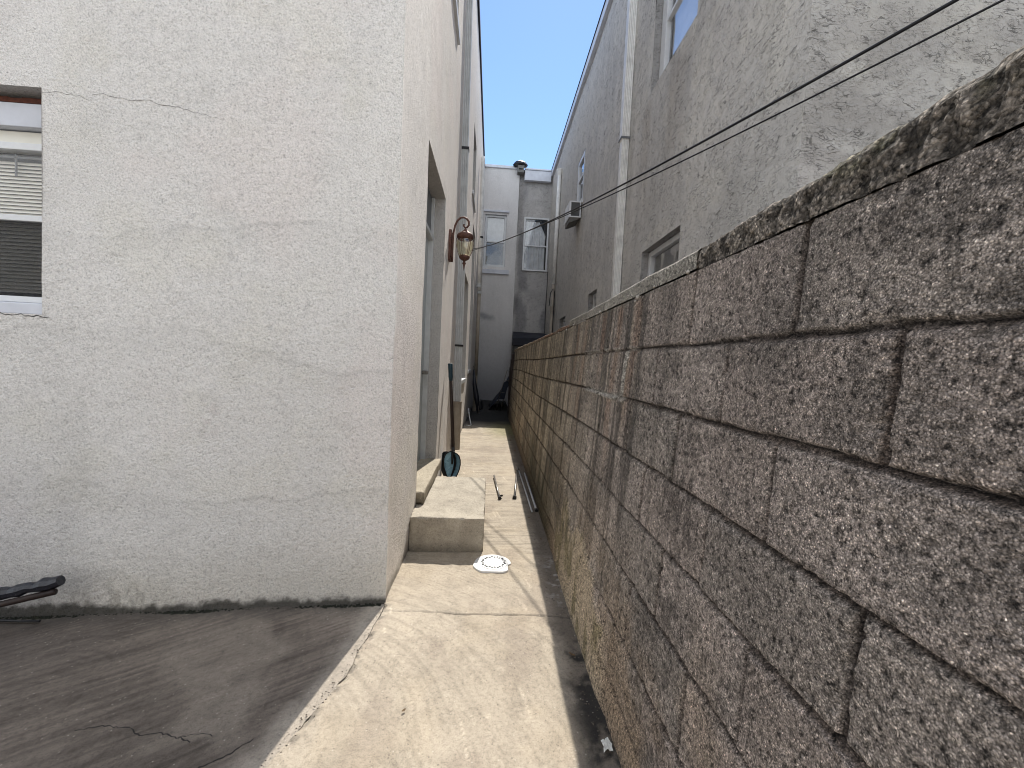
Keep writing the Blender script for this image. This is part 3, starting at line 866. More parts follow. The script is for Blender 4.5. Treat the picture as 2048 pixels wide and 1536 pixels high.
nm.grid(lines(3.8, 8.0, 0.1), lines(-.32, 8.4, 0.1), rfront_fn)
for h in rh: reveal(nm, TR_side, h, 0.16, (0.36, 0.35, 0.34))
for q in ([(8.0, YR, -.3), (8.0, 15.72, -.3), (8.0, 15.72, 8.4), (8.0, YR, 8.4)], [(8.0, 15.725, -.3), (1.98, 15.725, -.3), (1.98, 15.725, 8.4), (8.0, 15.725, 8.4)]): nm.quad(q, (.5, .48, .45))
nm.build("wall", M['trowel'], rhouse)
m = MB(); m.box(2.0, 8.0, YR, 15.7, 8.36, 8.44); rr = m.build("roof", M['roof'], rhouse)
m = MB(); m.box(1.90, 1.99, YR - .06, 15.55, 8.28, 8.47); m.build("fascia", M['fascia'], rr, bevel=.006)
m = MB(); m.box(1.885, 2.0, YR - .07, 15.55, 8.473, 8.50); m.build("drip_edge", M['darkedge'], rr)
m = MB(); m.box(1.99, 8.0, YR - .06, YR + .04, 8.28, 8.47); m.build("fascia", M['fascia'], rr, bevel=.006)
w1 = sash_window(rhouse, TR_side, RW1, 0.13, None, frame=.07)
m = MB(); m.boxT(TR_side, RW1[0] + .07, RW1[1] - .07, RW1[2] + .1, RW1[3] - .075, -.17, -.165); m.build("shade", M['cement'], w1)
sash_window(rhouse, TR_side, RW2, 0.13, None, frame=.07)
sash_window(rhouse, TR_side, RW3, 0.13, None, frame=.07)
wu = sash_window(rhouse, TR_side, RU1, 0.13, 5.95, frame=.16, sill=False)
m = MB(); m.boxT(TR_side, RU1[0] + .17, RU1[1] - .17, RU1[2] + .17, RU1[3] - .17, -.20, -.19); m.build("shade", M['gutter_grey'], wu)
sash_window(rhouse, TR_side, RU2, 0.04, 6.0, frame=.10)

# ------------------------------------------------------------------ rear buildings closing the alley
rearw = thing("rear_building", (0.1, 17.0, 0), "smooth white rear building with one sash window closing the alley", "building")
RBW = (-0.43, 0.36, 4.95, 6.83)
def rb1(X, z):
    P = np.stack([X, np.full_like(X, YB), z], 1)
    base = np.tile(np.array([0.72, 0.70, 0.69]), (len(P), 1)) * (0.85 + .25 * fbm(P, 1.2, 4, 601))[:, None]
    base = base * (0.9 + .2 * fbm(P, (6, 1, .5), 3, 602))[:, None]
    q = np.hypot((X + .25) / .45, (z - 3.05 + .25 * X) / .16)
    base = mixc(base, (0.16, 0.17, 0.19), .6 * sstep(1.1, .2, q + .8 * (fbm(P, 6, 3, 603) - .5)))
    base = mixc(base, (0.34, 0.34, 0.36), .6 * sstep(3.6, .6, z))  # lower wall darkened in colour to deepen the alley-end shade
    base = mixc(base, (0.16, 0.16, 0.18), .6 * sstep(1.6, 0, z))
    return np.stack([X, YB + (fbm(P, 1, 2, 604) - .5) * .02, z], 1), base
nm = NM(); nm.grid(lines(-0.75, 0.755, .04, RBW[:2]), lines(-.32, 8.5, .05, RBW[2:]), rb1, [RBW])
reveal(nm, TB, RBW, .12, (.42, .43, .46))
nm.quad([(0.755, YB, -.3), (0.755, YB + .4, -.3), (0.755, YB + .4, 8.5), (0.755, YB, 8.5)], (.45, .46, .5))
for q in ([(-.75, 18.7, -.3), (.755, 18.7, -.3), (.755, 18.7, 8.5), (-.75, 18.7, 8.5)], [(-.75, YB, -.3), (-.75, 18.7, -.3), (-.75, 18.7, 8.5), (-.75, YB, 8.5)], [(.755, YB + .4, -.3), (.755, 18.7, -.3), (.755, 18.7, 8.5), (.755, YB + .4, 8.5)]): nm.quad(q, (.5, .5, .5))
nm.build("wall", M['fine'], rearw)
m = MB(); m.box(-.75, .66, YB - .05, YB + 3, 8.50, 8.60); rroof = m.build("roof", M['fascia'], rearw, bevel=.01)
wr = sash_window(rearw, TB, RBW, .09, 5.86, frame=.075, silld=.0)
m = MB(); m.boxT(TB, -.46, .52, 4.68, 4.83, .0, .07); m.build("sill_ledge", M['fascia'], wr)
m = MB(); m.boxT(TB, -.53, .44, 6.92, 6.98, .0, .05); m.build("lintel", M['fascia'], wr)
m = MB(); m.boxT(TB, -.34, .27, 5.9, 6.74, -.13, -.125); m.build("shade", M['gutter_grey'], wr)

rearg = thing("rear_building", (2.4, 17.0, 0), "rough grey rear building with a curtained sash window and dark lean-to", "building")
RGW = (1.0, 1.93, 4.87, 6.82)
def rb2(X, z):
    P = np.stack([X, np.full_like(X, YB), z], 1)
    base = np.tile(np.array([0.50, 0.48, 0.465]), (len(P), 1)) * (0.78 + .40 * fbm(P, 2, 4, 611))[:, None]
    base = mixc(base, (0.13, 0.12, 0.11), .5 * sstep(1.05, .85, X) * sstep(.42, .6, fbm(P, (2, 1, 1.2), 4, 612)))
    base = mixc(base, (0.18, 0.18, 0.19), .6 * sstep(.5, .65, fbm(P, (2, 1, 1), 3, 613)))
    return np.stack([X, YB + .03 + (fbm(P, 3, 3, 614) - .5) * .03, z], 1), base
nm = NM(); nm.grid(lines(0.75, 2.1, .04, RGW[:2]), lines(-.32, 8.42, .05, RGW[2:]), rb2, [RGW])
reveal(nm, TB, RGW, .12, (.25, .25, .27))
for q in ([(.76, 18.7, -.3), (2.1, 18.7, -.3), (2.1, 18.7, 8.42), (.76, 18.7, 8.42)], [(2.1, YB, -.3), (2.1, 18.7, -.3), (2.1, 18.7, 8.42), (2.1, YB, 8.42)]): nm.quad(q, (.4, .4, .4))
nm.build("wall", M['trowel_small'], rearg)
m = MB(); m.box(.66, 2.3, YB - .0, YB + 3, 8.44, 8.50); rroof2 = m.build("roof", M['roof'], rearg)
m = MB(); m.box(.93, 1.90, YB - .16, YB - .01, 8.08, 8.44); m.box(.93, 1.90, YB - .19, YB - .01, 8.443, 8.50); m.build("fascia", M['fascia'], rroof2, bevel=.01)
wg = sash_window(rearg, TB, RGW, .02, 5.79, frame=.06, sill=False)
m = MB()
pts = []
n = 40
rows = [(4.95 + (6.68 - 4.95) * k / 14) for k in range(15)]
b0 = 0
for z in rows:
    for k in range(n + 1):
        u = 1.07 + (1.80 - 1.07) * k / n
        right_gap = max(0, (z - 6.2)) * .55
        u2 = 1.07 + (1.83 - right_gap - 1.07) * k / n + .02 * math.sin(z * 2)
        m.v.append(TB(u2, z, -.075 + .014 * math.sin(k * 1.25 + z * .7) + .01 * math.sin(k * .53)))
for i in range(14):
    for k in range(n):
        q = i * (n + 1) + k
        m.f.append((q, q + 1, q + n + 2, q + n + 1))
m.build("curtain", M['curtain'], wg, smooth=True)
# lean-to roof over the rear door
m = MB(); m.quad8([(.70, 14.2, 2.02), (2.0, 14.2, 2.02), (2.0, YB, 2.10), (.78, YB, 2.10), (.70, 14.2, 2.30), (2.0, 14.2, 2.36), (2.0, YB, 2.60), (.78, YB, 2.60)])
m.build("lean_to_roof", M['darkedge'], rearg, bevel=.02)
m = MB(); m.box(.80, 1.97, 14.3, 15.6, -.3, 2.02); m.build("lean_to_wall", M['cement'], rearg)

# vent chimney standing on the parapet between the two rear buildings
ch = thing("roof_vent", (0.75, YB - .1, 8.3), "small block vent with black ragged cap on the rear roofline", "vent")
m = MB(); m.box(.66, .90, YB - .25, YB + .0, 8.30, 8.60); m.build("stack", M['cement'], ch, bevel=.015)
m = MB(); m.box(.70, .84, YB - .26, YB - .25, 8.40, 8.44); m.build("opening", M['slot'], ch)
m = MB(); rings = []
for k, (s, z) in enumerate(((.24, 8.56), (.28, 8.60), (.20, 8.70), (.06, 8.76))):
    rings.append([(.77 + s * math.cos(t * .524) * random.uniform(.85, 1.1), YB - .12 + s * .7 * math.sin(t * .524), z + random.uniform(-.015, .015)) for t in range(12)])
m.ring(rings); m.build("cap", M['black'], ch)

# ------------------------------------------------------------------ block wall
bw = thing("block_wall", (0.64, 4.0, 0), "weathered brown concrete block garden wall along the right of the path", "wall")
LEV = np.array([-0.35, 0.14, 0.366, 0.600, 0.829, 1.045, 1.267, 1.483, 1.716])
X0, KX = 0.525, 0.06
def wall_fn(Y, z):
    P = np.stack([0 * Y + .5, Y, z], 1)
    wob = (fbm(P, 5, 2, 701) - .5) * .007 + (fbm(P, 40, 2, 702) - .5) * .0035
    # courses sag slightly with distance
    zc = z - 0.010 * np.sin(Y * .9) * sstep(1.2, 3, Y)
    ci = np.clip(np.searchsorted(LEV, zc + wob) - 1, 0, 8)
    off = np.where(ci % 2 == 1, .836, .606)
    dz = np.min(np.abs((zc + wob)[:, None] - LEV[None, 1:8]), 1)
    bl = (Y + wob * .8 - off) / .4535
    bi = np.floor(bl); fr_ = bl - bi
    jit = (_hash(bi.astype(int), ci, 0 * ci, 3) - .5) * .03
    dy = np.minimum(np.abs(fr_), np.abs(1 - fr_)) * .4535
    dy = np.where(ci == 0, 9, dy)
    # two cut blocks with open mortar
    ex = np.where(ci == 6, np.minimum(np.abs(Y + wob - 1.86), np.abs(Y + wob - 2.62)), 9)
    dy = np.minimum(dy, ex)
    jw = .0055 + .005 * fbm(P, 5, 3, 705)
    gz = sstep(jw + .002, jw * .55, dz); gy = sstep(jw + .001, jw * .5, dy) * (0.55 + .45 * sstep(.3, .6, fbm(P, 2.2, 2, 706)))
    g = np.maximum(gz * (0.6 + .4 * sstep(.25, .6, fbm(P, 2.0, 2, 707))), gy)
    rnd = _hash(bi.astype(int), ci, 0 * ci, 11); rnd2 = _hash(bi.astype(int), ci, 0 * ci, 12)
    near = sstep(3.2, 1.2, Y)
    edge = sstep(.03, .0, np.minimum(dz, dy))
    chip = edge * sstep(.58, .74, fbm(P, 24, 3, 708)) * .008
    sz = ((zc + wob)[:, None] - LEV[None, 1:8]); k0 = np.argmin(np.abs(sz), 1); sz = sz[np.arange(len(sz)), k0]
    gap = sstep(.0044, .0020, np.abs(sz - .004 - .003 * (fbm(P, 9, 2, 713) - .5))) * (.70 + .30 * sstep(.35, .55, fbm(P, 3.0, 3, 714)))
    gap = np.maximum(gap, sstep(.0048, .0020, dy) * (ci > 0) * (.45 + .5 * sstep(.35, .55, fbm(P, 3.5, 2, 715))))
    d = g * .009 + gap * .010 + chip + (rnd - .5) * .005 * (ci > 0) + (fbm(P, 55, 3, 709) - .5) * .004 * (.4 + .6 * near) + (fbm(P, 6, 3, 710) - .5) * .006
    # pits
    pit = sstep(.70, .80, fbm(P, 60, 3, 711)) * near
    d = d + pit * .004
    # render patch at the foot
    pz = .30 + .25 * (fbm(P, 4, 3, 721) - .5) + .18 * sstep(1.7, 2.4, Y) - .10 * sstep(2.8, 3.1, Y)
    patch = sstep(pz + .02, pz - .03, z) * sstep(1.62, 1.80, Y + .2 * (fbm(P, 8, 3, 722) - .5)) * sstep(3.15, 2.85, Y + .3 * (fbm(P, 8, 3, 723) - .5))
    foot = np.maximum(patch, (ci == 0) * 1.0)
    d = d * (1 - .75 * patch) - .012 * patch
    X = X0 + KX * z + d
    # colours: dark purplish brown near, tan and streaked farther off
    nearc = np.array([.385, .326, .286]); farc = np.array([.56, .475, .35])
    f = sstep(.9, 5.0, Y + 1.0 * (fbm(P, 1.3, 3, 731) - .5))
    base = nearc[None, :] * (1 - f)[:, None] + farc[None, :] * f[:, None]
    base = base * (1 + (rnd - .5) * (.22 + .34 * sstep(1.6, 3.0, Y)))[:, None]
    base = mixc(base, (.37, .30, .255), .25 * (rnd2 > .62) * (1 - f))
    base = mixc(base, (.29, .265, .225), .25 * (rnd2 < .28))
    base = base * (.62 + .76 * fbm(P, 4.3, 4, 732))[:, None]
    # greyish weathering clouds
    cl = sstep(.50, .64, fbm(P, 6, 5, 733, .6))
    cl2 = sstep(.56, .66, fbm(P, 2.4, 5, 751, .62)) * sstep(.42, .56, fbm(P, 42, 2, 752)) * near
    base = base * (1 - .45 * cl2)[:, None]
    base = mixc(base, (.165, .145, .128), .42 * cl)
    # vertical run-off streaks
    stv = fbm(P, (1, 16, .9), 4, 734)
    base = base * (1 - .60 * sstep(.48, .62, stv) * sstep(1.0, 1.9, Y))[:, None]
    stl = fbm(P, (1, 22, .7), 3, 735)
    base = mixc(base, (.58, .48, .36), .40 * sstep(.60, .74, stl) * sstep(1.2, 2.0, Y))
    stt = sstep(1.72, 1.40, z) * 0 + sstep(.44, .62, fbm(P, (1, 12, .6), 3, 736)) * sstep(1.0, 1.6, z) * sstep(1.2, 1.6, Y) * sstep(5.5, 3.5, Y)
    base = mixc(base, (.11, .10, .09), .55 * stt)
    for yc, zb in ((1.80, 1.35), (2.05, 1.15), (2.33, 1.5), (2.78, 1.2), (3.02, 1.4)):
        s = sstep(.07, .01, np.abs(Y - yc + .02 * np.sin(z * 9))) * sstep(1.73, 1.68, z) * sstep(zb - .35, zb, z)
        base = mixc(base, (.33, .17, .095), .36 * s * (.3 + fbm(P, (1, 30, 3), 3, 737)))
    base = mixc(base, (.42, .31, .21), .55 * sstep(.95, .15, z) * sstep(.42, .62, fbm(P, 3.0, 3, 738)))
    base = mixc(base, (.40, .30, .21), .8 * (ci == 0))
    base = mixc(base, (.55, .44, .31), .9 * patch)
    base = mixc(base, (.24, .20, .11), .8 * patch * sstep(.5, .62, fbm(P, (1, 12, 5), 4, 741)))
    # green algae along the damp foot
    al = sstep(.75, .05, z + .5 * (fbm(P, (1, 5, 2), 3, 742) - .5)) * sstep(2.9, 3.6, Y) * sstep(6.5, 4.6, Y)
    base = mixc(base, (.045, .046, .020), .8 * al)
    base = mixc(base, (.05, .048, .032), .5 * sstep(.35, 0, z) * sstep(5, 6.5, Y))
    blk = sstep(.40, .56, fbm(P, (1, 9, 5), 3, 743)) * sstep(.85, .40, z) * sstep(.18, .35, z) * sstep(2.3, 2.7, Y) * sstep(3.8, 3.2, Y)
    base = mixc(base, (.05, .045, .035), .55 * blk)
    # mortar
    base = mixc(base, (.110, .082, .066), .85 * g * (1 - patch))
    base = mixc(base, (.030, .024, .022), .92 * gap * (1 - patch))
    wm = np.maximum(sstep(.013, .006, np.abs(Y + wob - 1.865)) * (ci == 6), 0) + sstep(.020, .008, np.abs(zc + wob * 2 - 1.262)) * sstep(1.80, 1.86, Y) * sstep(2.75, 2.45, Y) * sstep(.34, .5, fbm(P, 26, 2, 744))
    wm = wm + .7 * sstep(.012, .004, np.abs(zc + wob - 1.49)) * sstep(1.7, 1.8, Y) * sstep(3.1, 2.6, Y) * sstep(.42, .55, fbm(P, 20, 2, 745))
    wm = wm + .8 * sstep(.010, .004, np.abs(Y + wob - 2.62)) * (ci == 6) + .6 * sstep(.007, .003, np.abs(Y + wob - 2.20)) * (ci == 7) * sstep(.4, .6, fbm(P, 12, 2, 746))
    wm = np.clip(wm, 0, 1)
    base = mixc(base, (.48, .44, .38), .85 * wm)
    X = X - .010 * wm
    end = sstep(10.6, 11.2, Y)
    base = mixc(base, (.03, .03, .03), .8 * end)  # last stretch painted dark, standing in for the shadow on it
    return np.stack([X, Y, z], 1), base
nm = NM()
Yw = np.concatenate([np.linspace(-5, .30, 90), np.linspace(.30, 2.4, 470)[1:], np.linspace(2.4, 5.0, 330)[1:], np.linspace(5.0, 11.3, 260)[1:]])
Zw = np.concatenate([np.linspace(-.35, -.02, 6), np.linspace(-.02, 1.716, 300)[1:]])
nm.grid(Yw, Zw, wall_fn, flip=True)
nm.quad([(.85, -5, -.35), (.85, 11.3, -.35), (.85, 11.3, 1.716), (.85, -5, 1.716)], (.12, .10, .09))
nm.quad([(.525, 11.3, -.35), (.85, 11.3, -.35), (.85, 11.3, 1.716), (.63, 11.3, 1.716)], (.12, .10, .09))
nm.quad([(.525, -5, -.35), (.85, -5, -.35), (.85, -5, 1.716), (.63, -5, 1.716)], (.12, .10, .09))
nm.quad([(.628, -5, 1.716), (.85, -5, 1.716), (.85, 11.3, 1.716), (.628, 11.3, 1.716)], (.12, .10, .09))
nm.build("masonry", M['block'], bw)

# coping in three stretches: pitted old block, smooth cement, low reddish mortar bed
def coping(y0, y1, ztop, mode, seed, res):
    prof = [(0.0, 0.0)] + [(0.0, t) for t in np.linspace(.08, .78, 9)] + [(.008, .9), (.02, .975), (.04, 1.0)] + [(t, 1.0) for t in np.linspace(.06, .2, 8)] + [(.212, .93), (.22, .7), (.22, 0.0)]
    pr = np.array(prof)
    ks = np.arange(len(pr))
    def fn(Y, k):
        ki = k.astype(int); dx, t = pr[ki, 0], pr[ki, 1]
        P0 = np.stack([dx, Y, t * .08], 1)
        zb = 1.722 + .004 * (fbm(P0 * np.array([0, 1, 0]), 9, 3, seed) - .5)
        zt = ztop(Y)
        P = np.stack([.63 + dx, Y, zb + (zt - zb) * t], 1)
        amp = {'rough': .022, 'smooth': .008, 'red': .016}[mode]
        n1 = fbm(P, 20, 4, seed + 1) - .5; n2 = fbm(P, 48, 3, seed + 2) - .5; n0 = fbm(P * np.array([0, 1, 0]), 3.5, 4, seed + 3) - .5
        topw = sstep(.35, 1.0, t)
        X = P[:, 0] - (0 if mode != 'smooth' else .006) + amp * (.5 * n1 + .35 * n2) * np.where(t > 0.02, 1, .4) + .004 * sstep(.9, 0, t) * 0
        z = P[:, 2] + topw * amp * (1.0 * n1 + .7 * n2) + topw * amp * 1.6 * n0
        if mode == 'rough':
            base = np.tile(np.array([.31, .268, .225]), (len(Y), 1)) * (.6 + .8 * fbm(P, 9, 4, seed + 4))[:, None]
            pit = sstep(.50, .62, fbm(P, 38, 3, seed + 5))
            base = base * (1 - .62 * pit)[:, None]; X = X + .007 * pit
            base = mixc(base, (.13, .125, .05), .6 * sstep(.52, .66, fbm(P, 13, 4, seed + 6)) * sstep(.3, .9, t))
            base = mixc(base, (.42, .37, .29), .4 * sstep(.85, 1.0, t) * sstep(.4, .6, fbm(P, 20, 3, seed + 7)))
            j = sstep(.010, .003, np.abs(Y - .938 + .02 * (t - .5) + .006 * n1))
            base = mixc(base, (.02, .018, .016), j); X = X + .012 * j; z = z - .012 * j * topw
        elif mode == 'smooth':
            base = np.tile(np.array([.40, .37, .32]), (len(Y), 1)) * (.75 + .5 * fbm(P, 7, 4, seed + 4))[:, None]
            base = mixc(base, (.22, .20, .17), .5 * sstep(.45, .65, fbm(P, (4, 14, 4), 3, seed + 6)))
            base = mixc(base, (.6, .55, .47), .6 * sstep(.95, 1.0, t) * (dx < .05))
            for yj in (1.858, 2.339, 2.8, 3.22):
                j = sstep(.007, .002, np.abs(Y - yj + .006 * n1)); base = mixc(base, (.04, .036, .03), .8 * j); X = X + .005 * j
        else:
            base = np.tile(np.array([.33, .21, .15]), (len(Y), 1)) * (.6 + .8 * fbm(P, 9, 4, seed + 4))[:, None]
            base = mixc(base, (.5, .44, .36), .6 * sstep(.5, .62, fbm(P, (5, 7, 12), 3, seed + 6)))
            base = mixc(base, (.46, .38, .28), .7 * sstep(5.0, 6.5, Y))
        return np.stack([X, Y, z], 1), base
    nm = NM(); nm.grid(lines(y0, y1, res), ks, fn, flip=True)
    o = nm.build("coping", M['block' if mode == 'smooth' else 'coping'], bw)
    return o
cp = coping(-5, .2, lambda Y: 1.825 + 0 * Y, 'rough', 800, .03)
cp = coping(.2, 1.30, lambda Y: 1.802 + .026 * sstep(.95, .5, Y) + .008 * np.sin(Y * 7), 'rough', 810, .0055)
tag(cp, "pitted mossy dark coping block")
cp = coping(1.288, 3.38, lambda Y: 1.792 - .012 * sstep(1.3, 3.3, Y), 'smooth', 830, .012)
tag(cp, "smooth grey cement coping")
cp = coping(3.385, 11.3, lambda Y: 1.752 + .035 * sstep(4, 10.5, Y), 'red', 850, .02)
tag(cp, "low crumbling reddish coping")
# squeezed-out mortar blobs under the cement coping
m = MB()
for yc, zc, s in ((1.34, 1.722, .007), (1.62, 1.725, .006), (1.80, 1.714, .010), (1.83, 1.700, .006), (2.30, 1.722, .006), (2.42, 1.724, .010), (2.50, 1.722, .007), (2.72, 1.722, .007), (3.2, 1.718, .008), (3.5, 1.705, .010), (3.9, 1.708, .008)):
    rings = []
    for t in np.linspace(0.02, math.pi - .02, 7):
        rings.append([(.622 + s * .8 * math.sin(t) * math.cos(q * .785), yc + s * 1.6 * math.sin(t) * math.sin(q * .785) * random.uniform(.8, 1.2), zc + s * .9 * math.cos(t) + random.uniform(-.002, .002)) for q in range(8)])
    m.ring(rings)
m.build("mortar_blobs", simple("pale_mortar", (.40, .37, .33), .9, 0, .3, 60, .4), bw, smooth=True)

# ------------------------------------------------------------------ downspouts
def corr_pipe(T, u0, u1, v0, v1, dlo, dhi, ribs=4):
    """Rectangular ribbed downspout following dlo(v) as its wall distance."""
    rings = []
    prof = []
    for k in range(ribs * 4 + 1):
        s = k / (ribs * 4)
        prof.append((s, .008 * (0.5 + .5 * math.cos(s * ribs * 2 * math.pi))))
    for v in (v0, v1):
        base = dlo(v); w = dhi
        r = [T(u0 + p, v, base + s * w) for s, p in prof] + [T(u1 - p, v, base + s * w) for s, p in reversed(prof)]
        rings.append(r)
    m = MB(); m.ring(rings)
    return m
def strap(T, u0, u1, v, base, w, parent, mat='black', h=.035):
    m = MB(); m.boxT(T, u0 - .006, u1 + .006, v - h / 2, v + h / 2, base - .03, base + w + .008)
    return m.build("strap", M[mat], parent)

TW = lambda u, v, d: (d, u, v)    # plain X offset frame for pipes on the alley face
ds = thing("downspout", (-0.47, 6.2, 0), "pale ribbed downspout with black straps and beige lower boot, beside the lantern", "downspout")
lean = lambda v: -0.522 - .0125 * max(0, v - 1.2)
m = corr_pipe(TW, 6.15, 6.24, .78, 4.42, lean, .112); m.build("pipe", M['gutter_grey'], ds)
m = corr_pipe(TW, 6.155, 6.235, 4.42, 8.30, lambda v: lean(v) + .004, .104); m.build("pipe", M['gutter_grey'], ds)
m = MB(); m.tube([(-.462, 6.19, .10), (-.462, 6.19, .80)], .068, 20); m.tube([(-.462, 6.19, .79), (-.462, 6.19, .815)], .073, 20); m.build("boot", M['pipe_beige'], ds)
strap(TW, 6.15, 6.24, 4.43, lean(4.43), .112, ds); strap(TW, 6.15, 6.24, 1.63, lean(1.63), .112, ds, h=.028)

ds2 = thing("downspout", (-0.42, 12, 0), "slim round white drainpipe at the far end of the left house", "downspout", None)
m = MB(); m.tube([(-.40, 12.0, 1.0), (-.405, 12.0, 3.35)], .052, 14); m.build("pipe", M['pipe_beige'], ds2, smooth=True)
m = MB(); m.tube([(-.405, 12.0, 3.42), (-.43, 12, 5.0), (-.465, 12.0, 7.0), (-.468, 12.0, 7.1)], .058, 14); m.build("pipe", M['paintwhite'], ds2, smooth=True)
m = MB(); m.tube([(-.405, 12, 3.33), (-.405, 12, 3.40)], .065, 14); m.build("coupling", M['gutter_grey'], ds2); m = MB(); m.tube([(-.43, 11.99, 3.50), (-.43, 11.99, 3.60)], .072, 14); m.build("coupling", M['gutter_grey'], ds2)
m = MB(); m.tube([(-.42, 12, 4.87), (-.42, 12, 4.92)], .06, 14); m.build("strap", M['black'], ds2)
m = MB(); m.tube([(-.40, 12, .0), (-.40, 12, 1.0)], .055, 14); m.build("boot", M['pipe_beige'], ds2)

ds3 = thing("downspout", (1.93, 6.6, 0), "chipped white ribbed downspout on the rough grey house, beside the upper window", "downspout")
TR2 = lambda u, v, d: (1.975 - d, u, v)
zl = lambda v: 0.0
m = corr_pipe(TR2, 6.52, 6.66, 4.93, 8.26, zl, .125, 5); m.build("pipe", M['paintwhite'], ds3)
m = corr_pipe(TR2, 6.53, 6.65, -.2, 4.93, zl, .115, 5); m.build("pipe", M['paintwhite'], ds3)
strap(TR2, 6.52, 6.66, 4.95, 0, .125, ds3, 'doordark', .03)

ds4 = thing("downspout", (1.93, 13.5, 0), "thin white round drainpipe in the far right corner beside the air conditioner", "downspout")
m = MB(); m.tube([(1.90, 13.5, 4.0), (1.915, 13.5, 7.4)], .062, 14); m.build("pipe", M['paintwhite'], ds4, smooth=True)
m = MB(); m.tube([(1.87, 13.5, -.2), (1.90, 13.5, 4.02)], .055, 14); m.build("pipe", M['pipe_beige'], ds4, smooth=True)
m = MB(); m.lathe(1.915, 13.5, [(.05, 7.35), (.10, 7.55), (.11, 7.6), (.10, 7.6), (.05, 7.4)], 14); m.build("hopper", M['paintwhite'], ds4)
m = MB(); m.tube([(1.885, 13.48, 3.15), (1.885, 13.48, 3.30)], .068, 14); m.build("coupling", M['pipe_beige'], ds4)

# black cables down the rear walls
m = MB(); m.tube([(1.955, 15.6, 4.85), (1.96, 15.62, 4.2), (1.94, 15.6, 3.4), (1.96, 15.6, 2.6), (1.96, 15.6, 2.2)], .012, 6)
tag(m.build("cable", M['black'], loc=(1.95, 15.6, 2.3)), "thin black cable hanging below the curtained rear window", "cable")
o = bpy.data.objects["cable"]
m = MB(); m.tube([(1.78, 13.4, 3.3), (1.80, 13.4, 3.7), (1.88, 13.4, 3.85), (1.93, 13.4, 3.75), (1.93, 13.4, 3.0), (1.92, 13.4, 1.9)], .014, 6)
tag(m.build("cable", M['black'], loc=(1.93, 13.4, 1.9)), "black cable looping over the thin far right drainpipe", "cable")

# ------------------------------------------------------------------ window air conditioner
ac = thing("air_conditioner", (1.85, 10.3, 4.9), "white boxed window air conditioner jutting from the rough grey house", "air conditioner")
m = MB()
x0, x1, y0, y1, z0, z1 = 1.69, 1.97, 10.02, 10.62, 4.93, 5.31
m.box(x0 + .02, x1, y0 + .03, y1, z0 + .02, z1 - .02)
m.build("body", M['cement'], ac)
m = MB(); t = .025
for (ya, yb) in ((y0, y0 + .03),):
    m.box(x0, x0 + .045, ya, yb, z0, z1); m.box(x1 - .03, x1, ya, yb, z0, z1); m.box(x0 + .045, x1 - .03, ya, yb, z0, z0 + .03); m.box(x0 + .045, x1 - .03, ya, yb, z1 - .03, z1)
m.box(x0, x0 + .02, y0 + .03, y1, z0, z1)
m.build("casing", M['white'], ac, bevel=.004)
m = MB()
for k in range(12): m.box(x0 + .045, x1 - .03, y0 + .012, y0 + .02, z0 + .045 + k * .025, z0 + .052 + k * .025)
m.build("grille", M['doordark'], ac)
m = MB(); m.quad8([(x0 + .02, y0 + .05, z0 - .10), (x0 + .06, y0 + .05, z0 - .10), (x0 + .06, y1, z0 - .10), (x0 + .02, y1, z0 - .10), (x0 + .02, y0 + .02, z0 - .002), (x1, y0 + .02, z0 - .002), (x1, y1, z0 - .002), (x0 + .02, y1, z0 - .002)])
m.build("bracket", M['cement'], ac)

# ------------------------------------------------------------------ wall lantern
la = thing("wall_lantern", (-0.36, 4.9, 2.42), "rusty brown scroll-arm lantern with clear ribbed glass beside the doorway", "lantern")
cx, cy = -0.353, 4.9
wx = float(wallX(4.9, 2.7))
m = MB()
prof = [(-.06, -.175), (.06, -.175), (.075, -.12), (.06, -.06), (.075, 0), (.075, .08), (.06, .13), (.035, .175), (-.035, .175), (-.06, .13), (-.075, .08), (-.075, 0), (-.06, -.06), (-.075, -.12)]
m.prism(lambda u, v, d: (wx + d, cy + u, 2.715 + v), prof, -.01, .028)
m.prism(lambda u, v, d: (wx + d, cy + u * .6, 2.715 + v * .8), prof, .028, .042)
m.build("back_plate", M['copper'], la, bevel=.006)
m = MB()
arc = [(-.491, 2.53), (-.491, 2.62), (-.491, 2.75), (-.488, 2.86), (-.474, 2.94), (-.448, 3.0), (-.412, 3.035), (-.375, 3.04), (-.340, 3.025), (-.318, 2.992), (-.318, 2.955), (-.338, 2.93), (-.362, 2.93), (-.376, 2.945), (-.372, 2.962)]
m.tube([(x, cy, z) for x, z in arc], [.011] * 8 + [.012] * 3 + [.011, .010, .010, .011], 10)
m.tube([(wx + .02, cy, 2.66), (-.489, cy, 2.66)], .008, 8); m.tube([(wx + .02, cy, 2.79), (-.489, cy, 2.79)], .008, 8)
m.build("arm", M['copper'], la, smooth=True)
m = MB(); m.lathe(cx, cy, [(.006, 2.935), (.012, 2.925), (.010, 2.912), (.022, 2.90), (.036, 2.885), (.062, 2.866), (.084, 2.852), (.088, 2.846), (.094, 2.835), (.096, 2.815), (.090, 2.803), (.080, 2.79), (.06, 2.792)], 28)
m.build("lamp_roof", M['copper'], la, smooth=True)
m = MB(); m.lathe(cx, cy, [(.088, 2.785), (.097, 2.765), (.097, 2.745), (.090, 2.70), (.078, 2.655), (.064, 2.618), (.055, 2.60)], 48, 12, .02)
m.f = [f for f in m.f if len(f) == 4]
m.build("glass", M['lampglass'], la, smooth=True)
m = MB(); m.lathe(cx, cy, [(.050, 2.612), (.060, 2.602), (.062, 2.59), (.055, 2.575), (.038, 2.562), (.018, 2.552), (.012, 2.54), (.020, 2.528), (.022, 2.518), (.012, 2.508), (.009, 2.49), (.006, 2.46), (.002, 2.44)], 24)
